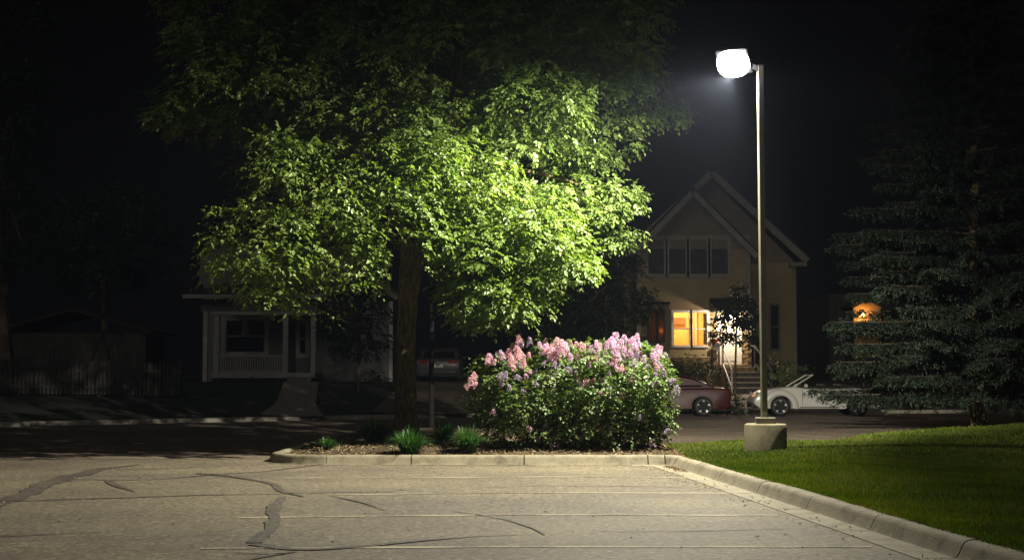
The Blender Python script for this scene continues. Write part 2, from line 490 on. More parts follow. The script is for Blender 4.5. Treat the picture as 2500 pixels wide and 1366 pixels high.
M = dict(
    lot=asphalt('lot_asphalt', (0.150, 0.127, 0.092), (0.195, 0.163, 0.108)),
    paint=asphalt('worn_stripe', (0.150, 0.127, 0.092), (0.195, 0.163, 0.108), paint=True),
    street=asphalt('street_asphalt', (0.14, 0.108, 0.085), (0.20, 0.155, 0.115)),
    conc=concrete('kerb_concrete'),
    conc2=concrete('walk_concrete', (0.38, 0.35, 0.29), (0.26, 0.235, 0.19)),
    base=concrete('pole_base_concrete', (0.21, 0.185, 0.115), (0.10, 0.082, 0.045)),
    tar=asphalt('crack_tar', (0.070, 0.057, 0.050), (0.105, 0.086, 0.064)),
    soil=mat('mulch_soil', (0.10, 0.065, 0.035), 0.95, c2=(0.035, 0.024, 0.014), scale=22, bump=0.03, bscale=40),
    chip=mat('mulch_chip', (0.26, 0.18, 0.10), 0.9, c2=(0.10, 0.065, 0.035), scale=5),
    lawn=mat('lawn_soil', (0.022, 0.036, 0.010), 1.0, c2=(0.012, 0.020, 0.006), scale=6, bump=0.02),
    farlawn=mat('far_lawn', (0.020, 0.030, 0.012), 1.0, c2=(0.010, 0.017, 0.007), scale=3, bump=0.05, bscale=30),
    bark=mat('bark', (0.20, 0.16, 0.07), 0.95, c2=(0.055, 0.042, 0.018), scale=20, bump=0.06, bscale=26, stretch=(1, 1, 0.28)),
    twig=mat('twig_bark', (0.14, 0.10, 0.06), 0.9),
    pole=mat('pole_paint', (0.20, 0.185, 0.14), 0.5, c2=(0.15, 0.14, 0.10), scale=5),
    dark=mat('black_metal', (0.03, 0.03, 0.03), 0.5),
    white=mat('white_paint', (0.72, 0.70, 0.64), 0.55, c2=(0.60, 0.58, 0.52), scale=4),
    whouse=siding('white_siding', (0.24, 0.235, 0.22)),
    trim=mat('cream_trim', (0.27, 0.245, 0.20), 0.6, c2=(0.20, 0.185, 0.15), scale=4),
    yhouse=siding('cream_siding', (0.33, 0.25, 0.125)),
    gable=siding('tan_shingle', (0.20, 0.155, 0.095), 0.16),
    osiding=siding('orange_siding', (0.60, 0.36, 0.14), 0.24),
    roof=mat('roof_shingle', (0.035, 0.033, 0.031), 0.9, c2=(0.02, 0.02, 0.02), scale=8, bump=0.02),
    roofp=mat('pale_roof_shingle', (0.10, 0.10, 0.10), 0.9, c2=(0.06, 0.06, 0.06), scale=8, bump=0.02),
    brick=mat('foundation_stone', (0.26, 0.18, 0.08), 0.9, c2=(0.11, 0.075, 0.035), scale=5, bump=0.05, bscale=7),
    tread=mat('step_concrete', (0.50, 0.43, 0.36), 0.8, c2=(0.36, 0.30, 0.24), scale=8),
    wood=mat('grey_wood', (0.09, 0.08, 0.065), 0.9, c2=(0.05, 0.045, 0.04), scale=6, stretch=(1, 1, 0.2)),
    glass=glass_mat(),
    greypane=mat('grey_pane', (0.07, 0.07, 0.075), 0.12, c2=(0.05, 0.05, 0.055)),
    dglass=mat('dark_pane', (0.012, 0.012, 0.014), 0.08, c2=(0.01, 0.01, 0.012)),
    curtain=mat('curtain', (0.55, 0.50, 0.40), 0.9, scale=5, stretch=(9, 9, 0.3), c2=(0.35, 0.30, 0.22)),
    roomwall=mat('room_wall', (0.80, 0.56, 0.24), 0.9, c2=(0.62, 0.43, 0.18), scale=2),
    roomdark=mat('room_wood', (0.16, 0.075, 0.025), 0.7),
    redcar=mat('red_car_paint', (0.055, 0.003, 0.004), 0.4, coat=0.2, c2=(0.05, 0.003, 0.004)),
    whitecar=mat('white_car_paint', (0.66, 0.64, 0.60), 0.30, coat=0.8, c2=(0.64, 0.62, 0.58)),
    silvercar=mat('silver_car_paint', (0.10, 0.10, 0.11), 0.35, metal=0.3),
    tyre=mat('tyre', (0.012, 0.012, 0.012), 0.8),
    alloy=mat('alloy', (0.55, 0.55, 0.55), 0.38, metal=0.35),
    chrome=mat('chrome', (0.75, 0.75, 0.75), 0.12, metal=1.0),
    cabin=mat('car_cabin', (0.012, 0.012, 0.013), 0.7),
    tail=mat('tail_lens', (0.22, 0.008, 0.006), 0.2),
    amber=mat('amber_lens', (0.6, 0.22, 0.02), 0.2),
    lens=mat('clear_lens', (0.55, 0.55, 0.5), 0.1),
    redpot=mat('red_pot', (0.40, 0.06, 0.03), 0.6),
    pink=leaf_mat('lilac_petals', [(0.70, 0.42, 0.56), (0.80, 0.54, 0.72), (0.74, 0.52, 0.76), (0.88, 0.72, 0.82)], 0.3, 0.6, tint=(1, 1, 1)),
    sodium_tint=leaf_mat('sodium_tinted_petals', [(0.74, 0.38, 0.48), (0.82, 0.50, 0.62), (0.82, 0.58, 0.56), (0.85, 0.64, 0.74)], 0.3, 0.6, tint=(1, .95, .95)),  # reddish petals: the tint of sodium light put into the colour
    paleflower=leaf_mat('faded_lilac_petals', [(0.42, 0.36, 0.46), (0.55, 0.45, 0.60), (0.50, 0.36, 0.55), (0.60, 0.52, 0.62)], 0.3, 0.6, tint=(1, 1, 1)),
    leaf=leaf_mat('tree_leaf', [(0.075, 0.115, 0.022), (0.115, 0.175, 0.040), (0.165, 0.235, 0.065), (0.215, 0.270, 0.080)], 0.42, 0.42, 0.5),
    lilacleaf=leaf_mat('lilac_leaf', [(0.07, 0.115, 0.035), (0.115, 0.18, 0.058), (0.16, 0.24, 0.080), (0.23, 0.26, 0.06)], 0.3, 0.45),
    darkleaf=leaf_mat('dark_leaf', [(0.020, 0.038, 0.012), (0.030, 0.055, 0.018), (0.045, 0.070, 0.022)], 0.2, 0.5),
    needle=leaf_mat('spruce_needles', [(0.013, 0.020, 0.013), (0.022, 0.035, 0.023), (0.05, 0.085, 0.045)], 0.12, 0.6),
    blade=leaf_mat('grass_blade', [(0.060, 0.100, 0.004), (0.105, 0.160, 0.006), (0.150, 0.200, 0.010), (0.19, 0.20, 0.03)], 0.25, 0.6),
    tuft=leaf_mat('tuft_blade', [(0.030, 0.085, 0.022), (0.050, 0.130, 0.035), (0.075, 0.17, 0.045)], 0.25, 0.45),
    litter=leaf_mat('dry_litter', [(0.10, 0.06, 0.03), (0.30, 0.22, 0.12), (0.55, 0.48, 0.30)], 0.1, 0.8),
)

# ------------------------------------------------------------------ ground
KX = np.array([-60, -30, -14.4, -8.3, -4.0, 6.0, 14, 60.0])
KY = np.array([12, 29, 39.0, 43.4, 46.0, 51.0, 52.2, 55.0])


def yk(x):                     # the far kerb of the street
    return float(np.interp(x, KX, KY))


def sstep(t):
    t = min(1, max(0, t)); return t * t * (3 - 2 * t)


def hill(x, y):                # the front gardens rise behind the street
    d = y - yk(x)
    return 0.12 + min(max(d, 0) * 0.085, 1.0)


def sheet(name, xs, ys, hf, m, kind='structure', parent=None):
    vs = [(x, y, hf(x, y)) for y in ys for x in xs]
    nx = len(xs)
    fs = [(j * nx + i, j * nx + i + 1, (j + 1) * nx + i + 1, (j + 1) * nx + i) for j in range(len(ys) - 1) for i in range(nx - 1)]
    me = bpy.data.meshes.new(name); me.from_pydata(vs, [], fs)
    o = link_mesh(name, me, m, parent)
    if parent is None: tag(o, kind=kind)
    return o


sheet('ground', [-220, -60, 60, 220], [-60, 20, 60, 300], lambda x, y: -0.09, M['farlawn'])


def poly(name, pts, z, m, parent=None, kind='structure'):
    me = bpy.data.meshes.new(name)
    me.from_pydata([(p[0], p[1], z) for p in pts], [], [tuple(range(len(pts)))])
    o = link_mesh(name, me, m, parent, world=False)
    if parent is None and kind: tag(o, kind=kind)
    return o


# kerb lines of the lot: along the bed (y about 23) and along the lawn (running towards the camera)
def lawn_edge(y):              # outer edge of the gutter beside the lawn
    return 2.27 + (22.6 - y) * 0.0905


lot = poly('parking_lot', [(-70, -12), (lawn_edge(-12) + 0.1, -12), (lawn_edge(22.75) + 0.1, 22.75), (2.4, 23.05), (-3.2, 23.05), (-3.7, 24.4), (-70, 24.4)], 0.0, M['lot'])
st = empty('street'); tag(st, kind='structure')
farpts = [(x, yk(x)) for x in KX]
o = poly('roadway', [(-60, 12)] + [(-60, 11), (-40, 24.404), (-3.4, 24.404), (-3.4, 30), (4, 30), (60, 30)][1:] + [(p[0], p[1]) for p in reversed(farpts)], 0.004, M['street'], st)

# the front lawns across the street
xs = np.concatenate([np.linspace(-60, 60, 61)])
vs, fs = [], []
offs = [0.0, 0.5, 2, 4, 7, 10, 13, 20, 40, 120, 240]
for k, d in enumerate(offs):
    for x in xs:
        y = yk(x) + 0.28 + d
        vs.append((x * (1 + max(0, d - 40) / 120), y, hill(x, yk(x) + d)))
nx = len(xs)
for j in range(len(offs) - 1):
    for i in range(nx - 1):
        fs.append((j * nx + i, j * nx + i + 1, (j + 1) * nx + i + 1, (j + 1) * nx + i))
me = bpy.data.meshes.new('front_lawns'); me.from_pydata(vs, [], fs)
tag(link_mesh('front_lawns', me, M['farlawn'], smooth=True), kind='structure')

# kerb profile: (u across, z); u = 0 on the lot side
PROF = [(0.00, 0.006), (0.30, 0.002), (0.315, 0.004), (0.345, 0.040), (0.375, 0.105), (0.395, 0.132), (0.425, 0.147), (0.47, 0.152), (0.53, 0.152), (0.555, 0.145), (0.56, -0.06), (0.0, -0.06)]
PROF2 = [(0.22, 0.006)] + PROF[1:-1] + [(0.22, -0.06)]


def sweep(path, prof, gap=0.012, zoff=0.0, wob=0.004):
    """path: list of (point, left normal) ; returns MB"""
    mb = MB()
    n = len(prof)
    for (p, q) in path:
        w = random.uniform(-wob, wob)
        for u, z in prof:
            mb.v.append((p[0] + q[0] * u, p[1] + q[1] * u, z + zoff + (w if z > 0.02 else 0)))
    for k in range(len(path) - 1):
        for i in range(n):
            j = (i + 1) % n
            mb.f.append((k * n + i, k * n + j, (k + 1) * n + j, (k + 1) * n + i))
    mb.f.append(tuple(reversed(range(n))))
    mb.f.append(tuple((len(path) - 1) * n + i for i in range(n)))
    return mb


kerb = empty('kerb', (0, 0, 0)); tag(kerb, kind='structure')


def kerb_run(a, b, nrm, joints, prof, mt=None):
    """straight run from a to b, split at parameters joints (metres)"""
    a, b = Vector(a), Vector(b)
    L = (b - a).length; t = (b - a) / L
    js = [0] + [j for j in joints if 0 < j < L] + [L]
    for j0, j1 in zip(js[:-1], js[1:]):
        n = max(2, int((j1 - j0) / 0.35))
        s0, s1 = j0 + 0.009, j1 - 0.009
        path = [((a + t * (s0 + (s1 - s0) * i / n)), nrm) for i in range(n + 1)]
        sweep(path, prof).build('kerb_block', mt or M['conc'], kerb, smooth=True)


# along the planting bed
Y0 = 22.72
kerb_run((-3.06, Y0, 0), (2.52, Y0, 0), (0, 1), [1.40, 3.26, 5.30], PROF2)
# left end curving back
cx_, cy_ = -3.06, Y0 + 0.56 + 0.9
path = []
for i in range(13):
    a = R(-90 - 90 * i / 12)
    q = (-math.cos(a), -math.sin(a))
    path.append(((cx_ + math.cos(a) * 1.46, cy_ + math.sin(a) * 1.46), q))
path = path[:]
sweep(path, PROF2).build('kerb_block', M['conc'], kerb, smooth=True)
kerb_run((-4.52, cy_ + 0.02, 0), (-4.3, 31.5, 0), (1, 0), [2.4, 4.8], PROF2)
# along the lawn towards the camera
tn = Vector((0.0905, -1, 0)).normalized(); nrm = (-tn.y, tn.x)
kerb_run((2.27, 22.6, 0), (lawn_edge(-8), -8, 0), nrm, [1.0 + 2.05 * k for k in range(16)], PROF)
# corner piece joining the two
mbk = MB()
c0 = [(2.535 + 0.0, Y0 + u, z) for u, z in PROF2]
p0 = Vector((2.27, 22.6, 0))
steps = 7
n = len(PROF2)
for k in range(steps + 1):
    f = k / steps
    for u, z in PROF2:
        A = Vector((2.53, Y0 + u, z)); B = Vector((2.27 + nrm[0] * u, 22.608 + nrm[1] * u, z))
        uu = (1 - f) ** 2 * A + 2 * f * (1 - f) * Vector((2.30 + u * 0.93, 22.66 + u, z)) + f * f * B
        mbk.v.append(tuple(uu))
for k in range(steps):
    for i in range(n):
        j = (i + 1) % n
        mbk.f.append((k * n + i, k * n + j, (k + 1) * n + j, (k + 1) * n + i))
mbk.f.append(tuple(reversed(range(n)))); mbk.f.append(tuple(steps * n + i for i in range(n)))
mbk.build('kerb_block', M['conc'], kerb, smooth=True)
poly('gutter_apron', [(1.95, 22.60), (2.28, 22.56), (2.62, 22.60), (2.75, 23.0), (1.95, 23.0)], 0.0045, M['conc'], kerb)

# far kerb of the street with the driveway apron
fk = empty('far_kerb'); tag(fk, kind='structure')
xsK = np.arange(-40, 40, 2.4)
for x0 in xsK:
    pth = []
    for i in range(4):
        x = x0 + 0.01 + (2.38) * i / 3
        pth.append(((x, yk(x) - 0.35), (0, 1)))
    sc_ = [(0, 0.008), (0.35, 0.010), (0.40, 0.11), (0.44, 0.13), (0.66, 0.135), (0.66, -0.05), (0, -0.05)]
    sweep(pth, sc_, wob=0.002).build('kerb_block', M['conc2'], fk)


def strip_up(name, x_of, w_of, y0, y1, m, lift=0.02, n=16):
    vs, fs = [], []
    for k in range(n + 1):
        y = y0 + (y1 - y0) * k / n
        c, w = x_of(k / n), w_of(k / n)
        for s in (-1, -0.33, 0.33, 1):
            x = c + s * w / 2
            vs.append((x, y, max(hill(x, y - 0.28), 0.12) + lift + 0.0))
    for k in range(n):
        for i in range(3):
            b = k * 4 + i
            fs.append((b, b + 1, b + 5, b + 4))
    me = bpy.data.meshes.new(name); me.from_pydata(vs, [], fs)
    return tag(link_mesh(name, me, m), kind='structure')


strip_up('walkway', lambda t: -6.95 - 1.55 * t, lambda t: 2.0 - 0.65 * sstep(t * 3), yk(-7.0) + 0.1, 56.5, M['conc2'], 0.03)
strip_up('driveway', lambda t: -3.1 + 0.4 * t, lambda t: 3.2, yk(-3.1) + 0.1, 62, M['street'], 0.03)
strip_up('front_walk', lambda t: 9.35 - 0.1 * t, lambda t: 1.9, yk(9.3) + 0.1, 60.2, M['tread'], 0.03)

# planting bed (mulch) and the lawn
def bed_h(x, y):
    d = min(x + 4.0, y - Y0 - 0.5, 3.2 - x + 0.0)
    return 0.11 + 0.10 * sstep(max(d, 0) / 1.2) + 0.012 * math.sin(x * 5 + y * 3) * math.sin(y * 7 - x)


bx = np.linspace(-4.05, 3.1, 44); by = np.linspace(Y0 + 0.52, 33.0, 50)
vs, idx, fs = [], {}, []
for j, y in enumerate(by):
    for i, x in enumerate(bx):
        xx, yy = x, y
        if y < cy_ and x < cx_:       # round corner
            dx_, dy_ = x - cx_, y - cy_
            rr = math.hypot(dx_, dy_)
            if rr > 0.95: xx, yy = cx_ + dx_ / rr * 0.95, cy_ + dy_ / rr * 0.95
        vs.append((xx, yy, bed_h(xx, yy)))
for j in range(len(by) - 1):
    for i in range(len(bx) - 1):
        b = j * len(bx) + i
        fs.append((b, b + 1, b + 1 + len(bx), b + len(bx)))
me = bpy.data.meshes.new('planting_bed'); me.from_pydata(vs, [], fs)
tag(link_mesh('planting_bed', me, M['soil'], smooth=True), kind='structure')


def lawn_x0(y):
    if y > 22.9: return 2.95
    return lawn_edge(y) + 0.555


def lawn_far(x):
    return float(np.interp(x, [2.5, 6.0, 8.0, 13.5, 30], [26.6, 27.3, 31.0, 36.5, 40]))


def lawn_h(x, y):
    d = x - lawn_x0(y)
    e = lawn_far(x) - y
    return 0.125 + 0.13 * sstep(max(min(d, e, 23.6 - y if x < 3.1 else 9), 0) / 1.6) + 0.02 * math.sin(x * 1.3) * math.sin(y * 0.9)


ys = np.concatenate([np.linspace(-8, 22, 31), np.linspace(22.5, 40, 36)])
vs, fs = [], []
us = np.concatenate([np.linspace(0, 3, 13), np.linspace(3.6, 30, 24)])
for y in ys:
    for u in us:
        x = lawn_x0(y) + u
        vs.append((x, min(y, lawn_far(x)), lawn_h(x, min(y, lawn_far(x))) - (0.14 if y > lawn_far(x) + 0.3 else 0)))
nu = len(us)
for j in range(len(ys) - 1):
    for i in range(nu - 1):
        b = j * nu + i
        fs.append((b, b + 1, b + 1 + nu, b + nu))
me = bpy.data.meshes.new('lawn'); me.from_pydata(vs, [], fs)
tag(link_mesh('lawn', me, M['lawn'], smooth=True), kind='structure')

# grass blades, dense where the lamp lights them
def grass_blades(n, sel, hgt, wid):
    pts = []
    X, Y = sel(n)
    Z = np.array([lawn_h(a, b) for a, b in zip(X, Y)])
    C = np.stack([X, Y, Z - 0.005], 1)
    D = np.stack([rng.normal(0, .42, len(X)), rng.normal(0, .42, len(X)), np.ones(len(X))], 1)
    N = norm(rng.normal(0, 1, (len(X), 3)))
    patch = 0.5 + 0.32 * np.sin(X * 1.7 + Y * 0.6) * np.sin(Y * 1.1 - X * .4) + 0.15 * np.sin(X * 6 + Y * 4.1)
    r = np.clip(patch + rng.normal(0, .20, len(X)) + 0.25 * (np.sin(X * 2.9 - Y * 1.3) * np.sin(X * 1.1 + Y * 2.3) > .62), 0, 1)
    return C, D, N, hgt * rng.uniform(.6, 1.3, len(X)), wid * rng.uniform(.7, 1.3, len(X)), r


def sel1(n):
    Y = rng.uniform(9.5, 26.5, n); u = rng.uniform(0, 1, n) ** 1.2 * 5.5 - 0.06
    X = np.array([lawn_x0(y) for y in Y]) + u
    k = (X < Y * 0.40 + 0.3)
    X, Y = X[k], Y[k]
    k = Y < np.array([lawn_far(a) for a in X])
    return X[k], Y[k]


def sel2(n):
    Y = rng.uniform(17, 37, n); X = rng.uniform(6.5, 14.5, n)
    k = (X < Y * 0.40 + 0.3)
    X, Y = X[k], Y[k]
    k = Y < np.array([lawn_far(a) for a in X])
    return X[k], Y[k]


a = grass_blades(230000, sel1, 0.055, 0.008)
b_ = grass_blades(60000, sel2, 0.065, 0.016)
C, D, N, L_, W_, r_ = [np.concatenate([p, q]) for p, q in zip(a, b_)]
tag(link_mesh('grass', leaf_mesh('grass', C, D, N, L_, W_, r_, 0.1, six=False), M['blade']), kind='stuff')

# ------------------------------------------------------------------ marks on the lot
def ribbon(name, pts, widths, z, m, parent, jag=0.15):
    """strip on the ground through photo pixels pts with widths in metres"""
    W3 = [G(x, y) for x, y in pts]
    P2, Wd = [], []
    for i in range(len(W3) - 1):
        n = max(2, int((W3[i + 1] - W3[i]).length / 0.12))
        for k in range(n):
            f = k / n
            P2.append(W3[i].lerp(W3[i + 1], f)); Wd.append(widths[i] * (1 - f) + widths[i + 1] * f)
    P2.append(W3[-1]); Wd.append(widths[-1])
    # smooth the path a little
    for _ in range(4):
        P2 = [P2[0]] + [(P2[i - 1] + P2[i] * 2 + P2[i + 1]) / 4 for i in range(1, len(P2) - 1)] + [P2[-1]]
    vs, fs = [], []
    ra = rng.normal(0, 1, (3, len(P2) + 8))
    ra = np.stack([np.convolve(q_, np.ones(5) / 2.4, 'same') for q_ in ra])
    for i, p in enumerate(P2):
        t = (P2[min(i + 1, len(P2) - 1)] - P2[max(i - 1, 0)]).normalized()
        q = Vector((-t.y, t.x, 0))
        a_ = Wd[i] / 2
        e = jag * a_
        o_ = q * ra[0, i] * e
        vs.append((*(p + q * a_ * (1 + jag * ra[1, i]) + o_).xy, z))
        vs.append((*(p - q * a_ * (1 + jag * ra[2, i]) + o_).xy, z))
    for i in range(len(P2) - 1):
        fs.append((2 * i, 2 * i + 1, 2 * i + 3, 2 * i + 2))
    me = bpy.data.meshes.new(name); me.from_pydata(vs, [], fs)
    return link_mesh(name, me, m, parent, world=False)


for pts, w in [
    ([(672, 1166), (1400, 1163), (1700, 1166)], 0.09),
    ([(795, 1208), (1200, 1202), (1780, 1203)], 0.09),
    ([(580, 1263), (1200, 1256), (1900, 1257)], 0.10),
    ([(490, 1338), (1200, 1334), (2130, 1334)], 0.10),
    ([(820, 1134), (1500, 1136)], 0.06),
    ([(300, 1440), (1200, 1438), (2380, 1436)], 0.10),
]:
    ribbon('painted_stripe', pts, [w] * len(pts), 0.004, M['paint'], lot, 0.1)
for pts, ws in [
    ([(-30, 1240), (60, 1203), (170, 1162), (250, 1144), (340, 1134)], [.30, .26, .30, .20, .1]),
    ([(0, 1224), (260, 1216), (500, 1208), (700, 1205), (860, 1200), (960, 1200)], [.05, .07, .08, .05, .05, .02]),
    ([(0, 1309), (90, 1306), (250, 1298)], [.045, .035, .02]),
    ([(180, 1170), (300, 1172), (420, 1168), (520, 1158), (660, 1150), (760, 1136), (830, 1128)], [.05, .06, .07, .07, .07, .05, .03]),
    ([(480, 1155), (560, 1162), (640, 1174), (672, 1182), (690, 1200), (720, 1205), (740, 1212)], [.10, .12, .10, .10, .10, .10, .05]),
    ([(272, 1172), (276, 1180), (292, 1188), (330, 1200)], [.14, .16, .10, .02]),
    ([(280, 1146), (400, 1144), (520, 1138), (660, 1133)], [.04, .05, .04, .03]),
    ([(688, 1212), (672, 1235), (672, 1260), (662, 1290), (620, 1325)], [.08, .13, .13, .15, .13]),
    ([(612, 1328), (660, 1336), (720, 1345), (800, 1340), (1000, 1322), (1180, 1307), (1310, 1304)], [.10, .11, .12, .10, .09, .05, .02]),
    ([(580, 1372), (640, 1358), (720, 1346)], [.07, .08, .09]),
    ([(580, 1350), (700, 1352)], [.04, .03]),
    ([(808, 1210), (880, 1225), (940, 1246)], [.02, .05, .02]),
    ([(1110, 1248), (1230, 1266), (1310, 1292), (1330, 1306)], [.025, .03, .03, .015]),
    ([(1165, 1190), (1300, 1186), (1560, 1186), (1700, 1190)], [.015, .03, .03, .015]),
    ([(970, 1196), (985, 1194), (1000, 1196)], [.02, .12, .02]),
    ([(1460, 1297), (1660, 1297), (1920, 1290)], [.02, .03, .02]),
]:
    ribbon('crack_sealant', pts, ws, 0.008, M['tar'], lot, 0.22)

# painted edge line on the street behind the pole
for pts in ([(1735, 1053), (1830, 1057), (2030, 1067)], [(1935, 1047), (2200, 1052)]):
    o = ribbon('edge_line', pts, [0.12] * len(pts), 0.009, M['paint'], st, 0.1)

# litter: fallen leaves, seeds and bits of mulch
n = 620
Yl = np.concatenate([rng.uniform(9, 22.7, 300), 22.68 + np.abs(rng.normal(0, .12, 60)) * -1, rng.choice(rng.uniform(10, 22.5, 26), n - 360) + rng.normal(0, .35, n - 360)])
Xl = np.concatenate([rng.uniform(-1, 1, 300) * Yl[:300] * 0.37, rng.uniform(-3, 2.4, 60), [lawn_edge(y) - 0.25 + 0.55 * abs(rng.normal(0.3, .45)) for y in Yl[360:]]])
ok = Xl < np.array([lawn_edge(y) + 0.30 for y in Yl])
ok2 = ok.copy(); ok2[:300] &= Xl[:300] < np.array([lawn_edge(y) for y in Yl[:300]])
Xl, Yl = Xl[ok2], Yl[ok2]
C = np.stack([Xl, Yl, np.full(len(Xl), 0.012)], 1)
D = np.stack([rng.normal(0, 1, len(Xl)), rng.normal(0, 1, len(Xl)), rng.normal(0.1, .15, len(Xl))], 1)
N = np.stack([rng.normal(0, .4, len(Xl)), rng.normal(0, .4, len(Xl)), np.ones(len(Xl))], 1)
tag(link_mesh('leaf_litter', leaf_mesh('leaf_litter', C, D, N, rng.uniform(.015, .05, len(Xl)), rng.uniform(.01, .026, len(Xl)), rng.uniform(0, 1, len(Xl)), six=False), M['litter']), kind='stuff')

n = 9000
Xc = rng.uniform(-3.9, 2.95, n); Yc = 23.24 + rng.uniform(0, 1, n) ** 1.8 * 6
k = ~((Xc < cx_) & (Yc < cy_) & (np.hypot(Xc - cx_, Yc - cy_) > 0.9))
Xc, Yc = Xc[k], Yc[k]
Zc = np.array([bed_h(a, b) for a, b in zip(Xc, Yc)]) + 0.008
C = np.stack([Xc, Yc, Zc], 1)
D = np.stack([rng.normal(0, 1, len(Xc)), rng.normal(0, 1, len(Xc)), rng.normal(0.1, .3, len(Xc))], 1)
N = np.stack([rng.normal(0, .5, len(Xc)), rng.normal(0, .5, len(Xc)), np.ones(len(Xc))], 1)
tag(link_mesh('mulch', leaf_mesh('mulch', C, D, N, rng.uniform(.04, .10, len(Xc)), rng.uniform(.012, .03, len(Xc)), rng.uniform(0, .75, len(Xc)), six=False), M['litter']), kind='stuff')

# debris gathered in the gutter corner
n = 260
Xd = 2.62 + rng.normal(0, .12, n); Yd = 22.60 - np.abs(rng.normal(0, .6, n)); Xd = np.array([lawn_edge(y) + 0.29 for y in Yd]) - np.abs(rng.normal(0, .06, n))
C = np.stack([Xd, Yd, np.full(n, .012)], 1)
tag(link_mesh('gutter_debris', leaf_mesh('gutter_debris', C, rng.normal(0, 1, (n, 3)) * [1, 1, .2], np.tile([0, 0, 1.0], (n, 1)) + rng.normal(0, .3, (n, 3)), rng.uniform(.03, .08, n), rng.uniform(.01, .03, n), rng.uniform(0, .5, n), six=False), M['litter']), kind='stuff')


# ------------------------------------------------------------------ houses
def wall_grid(mb, x0, x1, z0, z1, y, th, holes):
    """wall facing -y with rectangular openings"""
    xs = sorted({x0, x1, *[h[0] for h in holes], *[h[1] for h in holes]})
    zs = sorted({z0, z1, *[h[2] for h in holes], *[h[3] for h in holes]})
    for i in range(len(xs) - 1):
        for j in range(len(zs) - 1):
            cx, cz = (xs[i] + xs[i + 1]) / 2, (zs[j] + zs[j + 1]) / 2
            if any(h[0] < cx < h[1] and h[2] < cz < h[3] for h in holes): continue
            mb.box(xs[i], xs[i + 1], y, y + th, zs[j], zs[j + 1])


def window(parent, x0, x1, z0, z1, y, frame_m, pane_m, trim=0.1, sash=True, mull=0):
    t = MB()
    t.box(x0 - trim, x0, y - 0.03, y + 0.08, z0 - trim, z1 + trim)
    t.box(x1, x1 + trim, y - 0.03, y + 0.08, z0 - trim, z1 + trim)
    t.box(x0, x1, y - 0.03, y + 0.08, z1, z1 + trim)
    t.box(x0, x1, y - 0.05, y + 0.08, z0 - trim, z0)
    if sash:
        zm = (z0 + z1) / 2
        t.box(x0, x1, y + 0.02, y + 0.07, zm - 0.025, zm + 0.025)
    for k in range(mull):
        xm = x0 + (x1 - x0) * (k + 1) / (mull + 1)
        t.box(xm - 0.05, xm + 0.05, y + 0.02, y + 0.07, z0, z1)
    w = t.build('window', frame_m, parent)
    MB().box(x0, x1, y + 0.08, y + 0.09, z0, z1).build('pane', pane_m, w)
    return w


def gable_roof(x0, x1, z_eave, xa, za, y0, y1, th=0.16):
    """two roof slabs, ridge along y"""
    out = []
    for (xe, s) in ((x0, -1), (x1, 1)):
        mb = MB()
        d = Vector((xe - xa, 0, z_eave - za)).normalized()
        nn = Vector((-d.z, 0, d.x)) * (1 if s < 0 else -1)
        if nn.z < 0: nn = -nn
        a, b = Vector((xa, 0, za)), Vector((xe, 0, z_eave))
        vs = []
        for y in (y0, y1):
            vs += [Vector((a.x, y, a.z)), Vector((b.x, y, b.z)), Vector((b.x, y, b.z)) + nn * th, Vector((a.x, y, a.z + th / abs(nn.z)))]
        mb.add(vs, [(0, 1, 2, 3), (7, 6, 5, 4), (0, 4, 5, 1), (1, 5, 6, 2), (2, 6, 7, 3), (3, 7, 4, 0)])
        out.append(mb)
    return out


def rake(x0, x1, z_eave, xa, za, y, w=0.24, t=0.05):
    mb = MB()
    for xe in (x0, x1):
        mb.bar((xa, y, za), (xe, y, z_eave), t, w, up=Vector((0, 0, 1)))
    return mb


# --- cream house on the right ---
YF = 60.0
def X6(px, Y=YF): return P(px, 800, Y).x
def Z6(py, Y=YF): return P(1700, py, Y).z
hx = X6(1690); gz = hill(hx, 59)
H = empty('cream_house', (hx, YF, gz)); tag(H, 'cream sided gabled house with lit windows and a bright porch light', 'house')
xl, xr = X6(1556), X6(1832)
ze = Z6(608)
win_lit = [(X6(1645), X6(1684), Z6(842), Z6(762)), (X6(1691), X6(1726), Z6(842), Z6(762))]
door = (X6(1753), X6(1807), Z6(889), Z6(772))
wtop = [(X6(a), X6(b), Z6(668), Z6(586)) for a, b in ((1584, 1622), (1635, 1675), (1687, 1727), (1739, 1778))]
mb = MB(); wall_grid(mb, xl, xr, Z6(872), ze, YF, 0.2, win_lit + [door] + wtop)
mb.build('wall', M['yhouse'], H)
za = Z6(474) - 0.15
mb = MB(); mb.add([(xl, YF - 0.02, ze), (xr, YF - 0.02, ze), (X6(1690), YF - 0.02, za), (xl, YF + .2, ze), (xr, YF + .2, ze), (X6(1690), YF + .2, za)], [(0, 1, 2), (5, 4, 3), (0, 3, 4, 1), (1, 4, 5, 2), (2, 5, 3, 0)])
mb.build('gable_wall', M['gable'], H)
